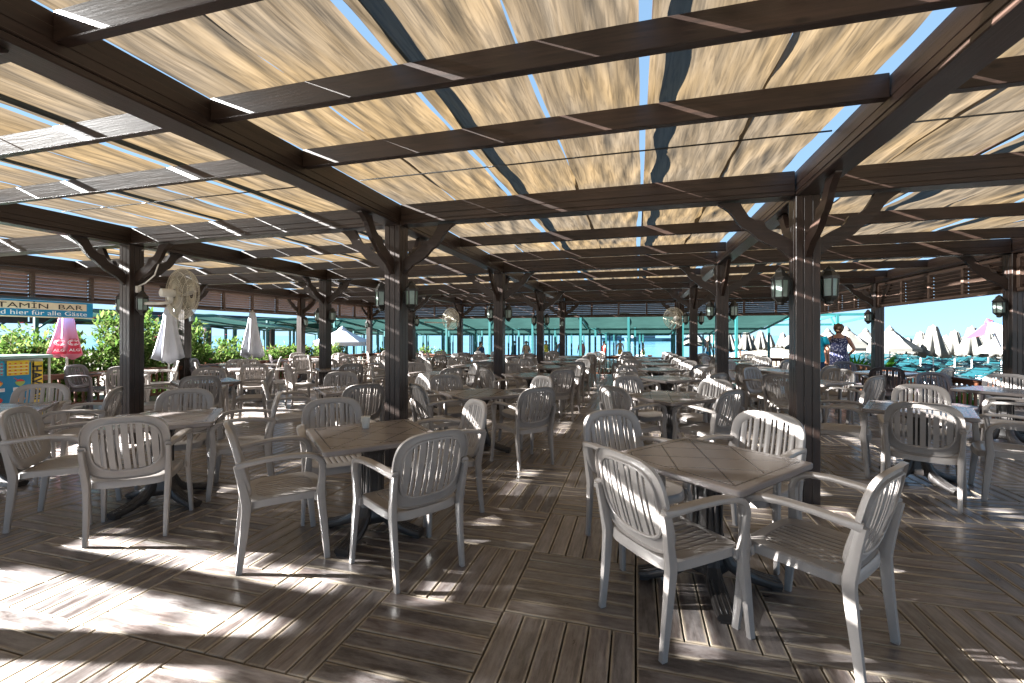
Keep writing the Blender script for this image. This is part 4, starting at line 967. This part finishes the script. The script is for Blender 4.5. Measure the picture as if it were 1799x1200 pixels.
def garment(name, rings, mat_, parent, n=28):
    "rings (cx, cy, z, rx, ry)"
    m = MB(); vs = []; fs = []
    for cx, cy, z, rx, ry in rings:
        for k in range(n): a = 2*pi*k/n; vs.append((cx+rx*cos(a), cy+ry*sin(a), z+.0))
    for i in range(len(rings)-1):
        for k in range(n): fs.append([i*n+k, i*n+(k+1) % n, (i+1)*n+(k+1) % n, (i+1)*n+k])
    m.add(vs, fs, True); return m.build(name, mat_, parent)
pw = w2(1474, t=10.6)
wm = person(1.66, (pw.x, pw.y, 0), R(-18), 'woman seen from behind in navy patterned dress, brown hair tied up, near the beach', SKIN2, elbow=((-.27,-.03,1.12),(.30,-.05,1.13)), hand=((-.24,.10,.90),(.20,.13,.98)))
garment('dress', [(0,0,.48,.20,.17),(0,0,.60,.205,.175),(0,0,.80,.205,.175),(0,0,.92,.20,.17),(0,0,1.03,.172,.145),(0,0,1.12,.160,.135),(0,0,1.22,.175,.14),(0,0,1.30,.185,.14),(0,.0,1.36,.16,.12)], DRESS, wm)
for s_ in (-1, 1): MB().sweep([(s_*.12,-.10,1.30),(s_*.115,-.05,1.41),(s_*.11,.03,1.425),(s_*.11,.10,1.33)], [(.022,.004)]*4, (1,0,0), True, 8, 3).build('strap', DRESS, wm)
hm = MB(); hm.lathe([(0,-.12),(.06,-.11),(.095,-.05),(.108,0),(.10,.05),(.065,.095),(0,.12)], 18, (0,-.014,1.60), mod=lambda t, z: 1+.05*sin(5*t)); hm.lathe([(0,-.05),(.04,-.035),(.055,0),(.04,.035),(0,.05)], 14, (0.02,-.115,1.60), mod=lambda t, z: 1+.1*sin(4*t)); hm.build('hair', HAIR, wm)
pmn = w2(1431, t=10.3)
mn = person(1.68, (pmn.x, pmn.y, 0), R(-16), 'man in a turquoise shirt beside the woman, mostly hidden by the big right post', SKIN2, elbow=((-.26,-.04,1.12),(.26,-.04,1.12)), hand=((-.27,.03,.88),(.27,.03,.88)))
garment('shirt', [(0,0,.82,.205,.15),(0,0,.95,.20,.15),(0,0,1.12,.185,.14),(0,0,1.28,.20,.145),(0,0,1.37,.20,.125),(0,0,1.43,.12,.10),(0,.0,1.47,.075,.07)], TURQ, mn)
for s_ in (-1, 1): MB().sweep([(s_*.17,0,1.39),(s_*.20,-.01,1.30),(s_*.225,-.02,1.21)], [(.075,.07),(.078,.074),(.078,.074)], (0,1,0), True, 14, 2).build('sleeve', TURQ, mn)
for s_ in (-1, 1): MB().sweep([(s_*.09,0,.86),(s_*.10,0,.70),(s_*.10,0,.52)], [(.108,.108),(.10,.10),(.095,.095)], (0,1,0), True, 14, 2).build('trouser_leg', NAVY, mn)
m = MB(); m.lathe([(0,-.06),(.075,-.05),(.092,0),(.085,.05),(.055,.085),(0,.1)], 18, (0,-.01,1.61)); m.build('hair', HAIR, mn)

# beachgoers, small
BG = [(716,24,'red trunks','left of centre'),(925,26,'no shirt','between the posts left of the aisle'),(903,27,'dark wear','beside the pale bather'),(1062,27,'red shirt','at the water right of the aisle'),(1022,30,'violet top','at the water left of the aisle'),(1245,29,'blue shorts','behind the second right post'),(845,23,'dark hair','seated area under the canopies'),(1300,40,'white shirt','among the cream parasols'),(960,29,'yellow top','in the water line'),(1090,33,'orange shorts','near the moored boat'),(985,31,'blue top','in front of the sea, left'),(1130,31,'green shorts','in front of the sea, right')]
CL = [RED, SKIN2, NAVY, RED, PINKF, BLUE, NAVY, LWH, YELLOW, ORANGE, BLUE, GREEN]
for k, (px, t, wear, where) in enumerate(BG):
    p = w2(px, t=t); pe = person(1.7, (p.x, p.y, -.6), R(40*k), 'distant beachgoer in %s, %s' % (wear, where) if wear != 'no shirt' else 'distant bare chested beachgoer, %s' % where, [SKIN, SKIN2][k % 2], fingers=False, stride=.08)
    garment('clothing', [(0,0,.62,.17,.14),(0,0,.80,.18,.15),(0,0,.97,.175,.14)] if wear in ('no shirt','red trunks','blue shorts','orange shorts','green shorts') else [(0,0,.85,.18,.15),(0,0,1.12,.165,.135),(0,0,1.34,.19,.135),(0,0,1.42,.10,.09)], CL[k], pe)
    m = MB(); m.lathe([(0,-.06),(.075,-.05),(.092,0),(.085,.05),(.055,.085),(0,.1)], 12, (0,-.012,1.61)); m.build('hair', HAIR, pe)

# ------------------------------------------------------------------ beach furniture
LTEAL = mat('dark_teal_plastic', (.003,.030,.036), .4, .5, var=(.002,.022,.026), vscale=5); LWHITE = mat('white_plastic', (.72,.75,.78), .4); LBLUE = mat('blue_towel', (.05,.25,.55), .8)
def lounger(frame, cushion=None):
    e = empty('sun_lounger'); m = MB()
    for s_ in (-1, 1):
        m.sweep([(s_*.29,-.95,.30),(s_*.29,.35,.32),(s_*.29,.98,.66)], (.018,.022), (1,0,0), False, 8, 3)
    m.build('frame', frame, e); m = MB()
    for k in range(9): m.box((0,-.88+k*.145,.315), (.56,.11,.012))
    m.build('bed_slats', frame, e); m = MB()
    for k in range(4): m.box((0,.43+k*.15,.37+k*.09), (.56,.13,.012), M=Matrix.Rotation(.53, 3, 'X'))
    m.build('backrest', frame, e)
    for s_ in (-1, 1):
        for (ya, yb) in ((-.75,-.60),(.15,.38),):
            MB().tube([(s_*.28, ya, .31), (s_*.30, (ya+yb)/2-.05, .15), (s_*.28, yb-.2, .0)], .018, 6).build('leg', frame, e)
    if cushion: MB().box((0,-.2,.345), (.52,1.2,.04), bev=.015).build('cushion', cushion, e)
    return e
LT, LW_, LB_ = lounger(LTEAL), lounger(LWHITE), lounger(LWHITE, LBLUE); first = {}
def put_l(src, key, x, y, rz, label, grp):
    o = copy_tree(src) if first.get(key) else src; first[key] = 1; o.location = (x, y, -.61); o.rotation_euler = (0, 0, rz); tag(o, label, 'sun lounger', grp)
random.seed(5)
for r in range(14):
    y = 19.2+r*1.75
    for c in range(12):
        x = .36*y+(c+.5*(r % 2))*1.22+random.uniform(-.12,.12)
        if x > .70*y: continue
        put_l(LT, 't', x, y+random.uniform(-.25,.25), R(random.choice((-62,-70,105)))+random.uniform(-.15,.15), 'dark teal sun lounger in the dense rows right of the deck', 'dark teal sun loungers on the beach')
for k in range(70):
    x = random.uniform(-12, 6); y = random.uniform(18.5, 33)
    src, key = (LW_, 'w') if k % 3 else (LB_, 'b')
    put_l(src, key, x, y, R(random.choice((0, 8, 90, 180))), 'white sun lounger under the green canopies' if k % 3 else 'white sun lounger with a blue cushion under the green canopies', 'white sun loungers beyond the railing')
# cream parasols, mostly closed, read off the photograph: (px of the pole, distance)
CP = closed_umbrella('closed_parasol', 1.08, 2.44, .46, 0, CREAM, LWHITE, 8, .30, rpole=.025); cf = 0
CLd = [(1640,573,627),(1708,575,625),(1678,582,621),(1618,584,620),(1737,583,618),(1760,582,624),(1778,584,622),(1663,590,614),(1696,592,612),(1596,594,616),(1724,592,612),(1648,594,608),
       (1281,584,615),(1312,582,614),(1298,587,610),(1337,583,613),(1352,588,608),(1376,586,609),(1264,588,608),(1322,590,604),(1388,589,605),(1503,588,604),(1527,589,603),(1550,590,604)]
CLs = [(px, 763/(yb-589), yt) for px, yt, yb in CLd]
for k, (px, t, yt) in enumerate(CLs):
    o = CP if k == 0 else copy_tree(CP); p = w2(px, t=t); o.scale = (1,1,(2.04+(589-yt)/787*t)/2.44)
    hi = ['large closed cream parasol nearest the deck on the right', 'closed cream parasol, second nearest the deck on the right'][k] if k < 2 else ('closed cream parasol in the crowd right of the outer post' if px > 1560 else 'closed cream parasol in the crowd left of the big right post' if px < 1400 else 'closed cream parasol behind the couple')
    place(o, p.x, p.y, -.61, hi, 'parasol', 'closed cream beach parasols', k*.7)
OC = open_umbrella(1.1, 1.45, .95, CREAM, 8, .12, LWHITE)
for k, (px, t) in enumerate(((1488,21.5),(1564,20.5),(1522,27),(1425,22),(1455,27),(1398,30),(1220,30),(1782,17.5),(1255,45))):
    o = OC if k == 0 else copy_tree(OC); p = w2(px, t=t)
    place(o, p.x, p.y, -.61, 'open cream parasol ' + ['just right of the woman','just right of the right outer post','behind the first open parasol','left of the big right post','behind the couple','farther left of the big right post','under the end of the green canopies','at the right edge behind the far right post','far off, left of the second right post'][k], 'parasol', 'open cream beach parasols', .2+k*.5)
# colourful tilted parasol
fu = open_umbrella(.8, 1.95, .38, mat('parasol_red', (.22,.012,.03), .7), 8, .02, LWHITE); fu.children[0].data.materials.append(mat('parasol_white', (.3,.3,.32), .7)); fu.children[0].data.materials.append(mat('parasol_blue', (.03,.08,.35), .7))
for f_ in fu.children[0].data.polygons: f_.material_index = (f_.index % 8) % 3 if f_.index % 8 != 7 else 1
p = w2(1795, t=14.5); place(fu, p.x, p.y, -.3, 'red, white and blue tilted parasol at the right edge above the cream ones', 'parasol'); fu.rotation_euler = (R(-14), R(-12), .4)
# orange bins, white side tables
for k, (px, t) in enumerate(((1578,16),(1744,15.5))):
    p = w2(px, t=t); e = empty('bin', (p.x, p.y, -.61), 0, 'orange bin among the loungers, %s one' % ['left','right'][k], 'bin', 'orange beach bins')
    MB().lathe([(.15,0),(.18,.5),(.19,.5),(.19,.53),(.165,.53),(.14,.05),(0,.05)], 18).build('barrel', mat('orange_plastic', (.55,.16,.05), .6), e)
TT = empty('beach_table'); MB().lathe([(.28,.42),(.30,.43),(.30,.455),(.28,.46)], 20).build('tabletop', LWHITE, TT); MB().lathe([(.18,0),(.18,.03),(.035,.06),(.03,.42)], 14).build('stand', LWHITE, TT)
for k, (px, t) in enumerate(((1640,15),(1668,16),(1690,17.5),(1716,18),(1738,16.5),(1612,17),(1568,15.5),(1700,14.3))):
    o = TT if k == 0 else copy_tree(TT); p = w2(px, t=t); place(o, p.x, p.y, -.61, 'small round white table between the dark teal loungers', 'side table', 'white beach side tables')
# sunbather lying on a lounger
p = w2(1592, t=11.2); sx_, sy_ = p.x, p.y
lo = copy_tree(LT); lo.location = (sx_, sy_, -.61); lo.rotation_euler = (0, 0, R(-74)); tag(lo, 'dark teal sun lounger under the sunbather', 'sun lounger', 'dark teal sun loungers on the beach')
sb_ = empty('person', (sx_, sy_, -.61), R(-74), 'sunbather in dark trunks lying on a lounger beyond the railing', 'person')
V = [((0,-.05,.42),(.15,.08)), ((0,.12,.43),(.13,.08)), ((0,.32,.47),(.16,.09)), ((0,.44,.53),(.08,.07)), ((0,.52,.58),(.05,.05)), ((0,.62,.66),(.075,.085)), ((0,.70,.71),(.055,.06))]; E = [(0,1),(1,2),(2,3),(3,4),(4,5),(5,6)]
for s_ in (-1, 1):
    n = len(V); V += [((s_*.09,-.14,.41),.082), ((s_*.10,-.48,.50 if s_ > 0 else .39),.056), ((s_*.10,-.66,.42 if s_ > 0 else .38),.048), ((s_*.10,-.86,.36),.034), ((s_*.11,-.90,.43),.026)]; E += [(0,n),(n,n+1),(n+1,n+2),(n+2,n+3),(n+3,n+4)]
    n = len(V); V += [((s_*.17,.40,.50),.055), ((s_*.24,.20,.42),.042), ((s_*.24,-.02,.37),.026), ((s_*.23,-.10,.36),.030)]; E += [(3,n),(n,n+1),(n+1,n+2),(n+2,n+3)]
skin_body('body', V, E, SKIN2, sb_); MB().sweep([(0,-.20,.42),(0,-.08,.425),(0,.04,.43)], [(.19,.095),(.175,.095),(.15,.09)], (1,0,0), True, 16, 2.4).build('trunks', NAVY, sb_)
m = MB(); m.lathe([(0,-.05),(.07,-.04),(.085,0),(.06,.06),(0,.075)], 14, (0,.67,.70)); m.build('hair', HAIR, sb_)
# moored boats
for k, (px, t, L_) in enumerate(((1140,150,15),(1085,175,12))):
    p = w2(px, t=t); e = empty('boat', (p.x, p.y, -.6), R(15), ['long dark tour boat moored offshore behind the canopies','smaller dark boat moored left of the tour boat'][k], 'boat')
    m = MB(); loft(m, [[(x*L_/2, y*L_*.10, z) for x, y in ((-1,-.8),(.5,-1),(1,0),(.5,1),(-1,.8))] for z in (-.2,)]+[[(x*L_/2*1.04, y*L_*.12, 1.1) for x, y in ((-1,-.8),(.5,-1),(1.04,0),(.5,1),(-1,.8))]], False); m.build('hull', mat('boat_hull', (.03,.07,.10), .4), e)
    MB().box((-L_*.12,0,1.75), (L_*.5,L_*.14,1.3), bev=.1).build('cabin', mat('boat_cabin', (.10,.14,.17), .5), e); MB().box((-L_*.1,0,2.48), (L_*.62,L_*.18,.12)).build('roof', LWHITE, e)

print('objects', len(bpy.data.objects))
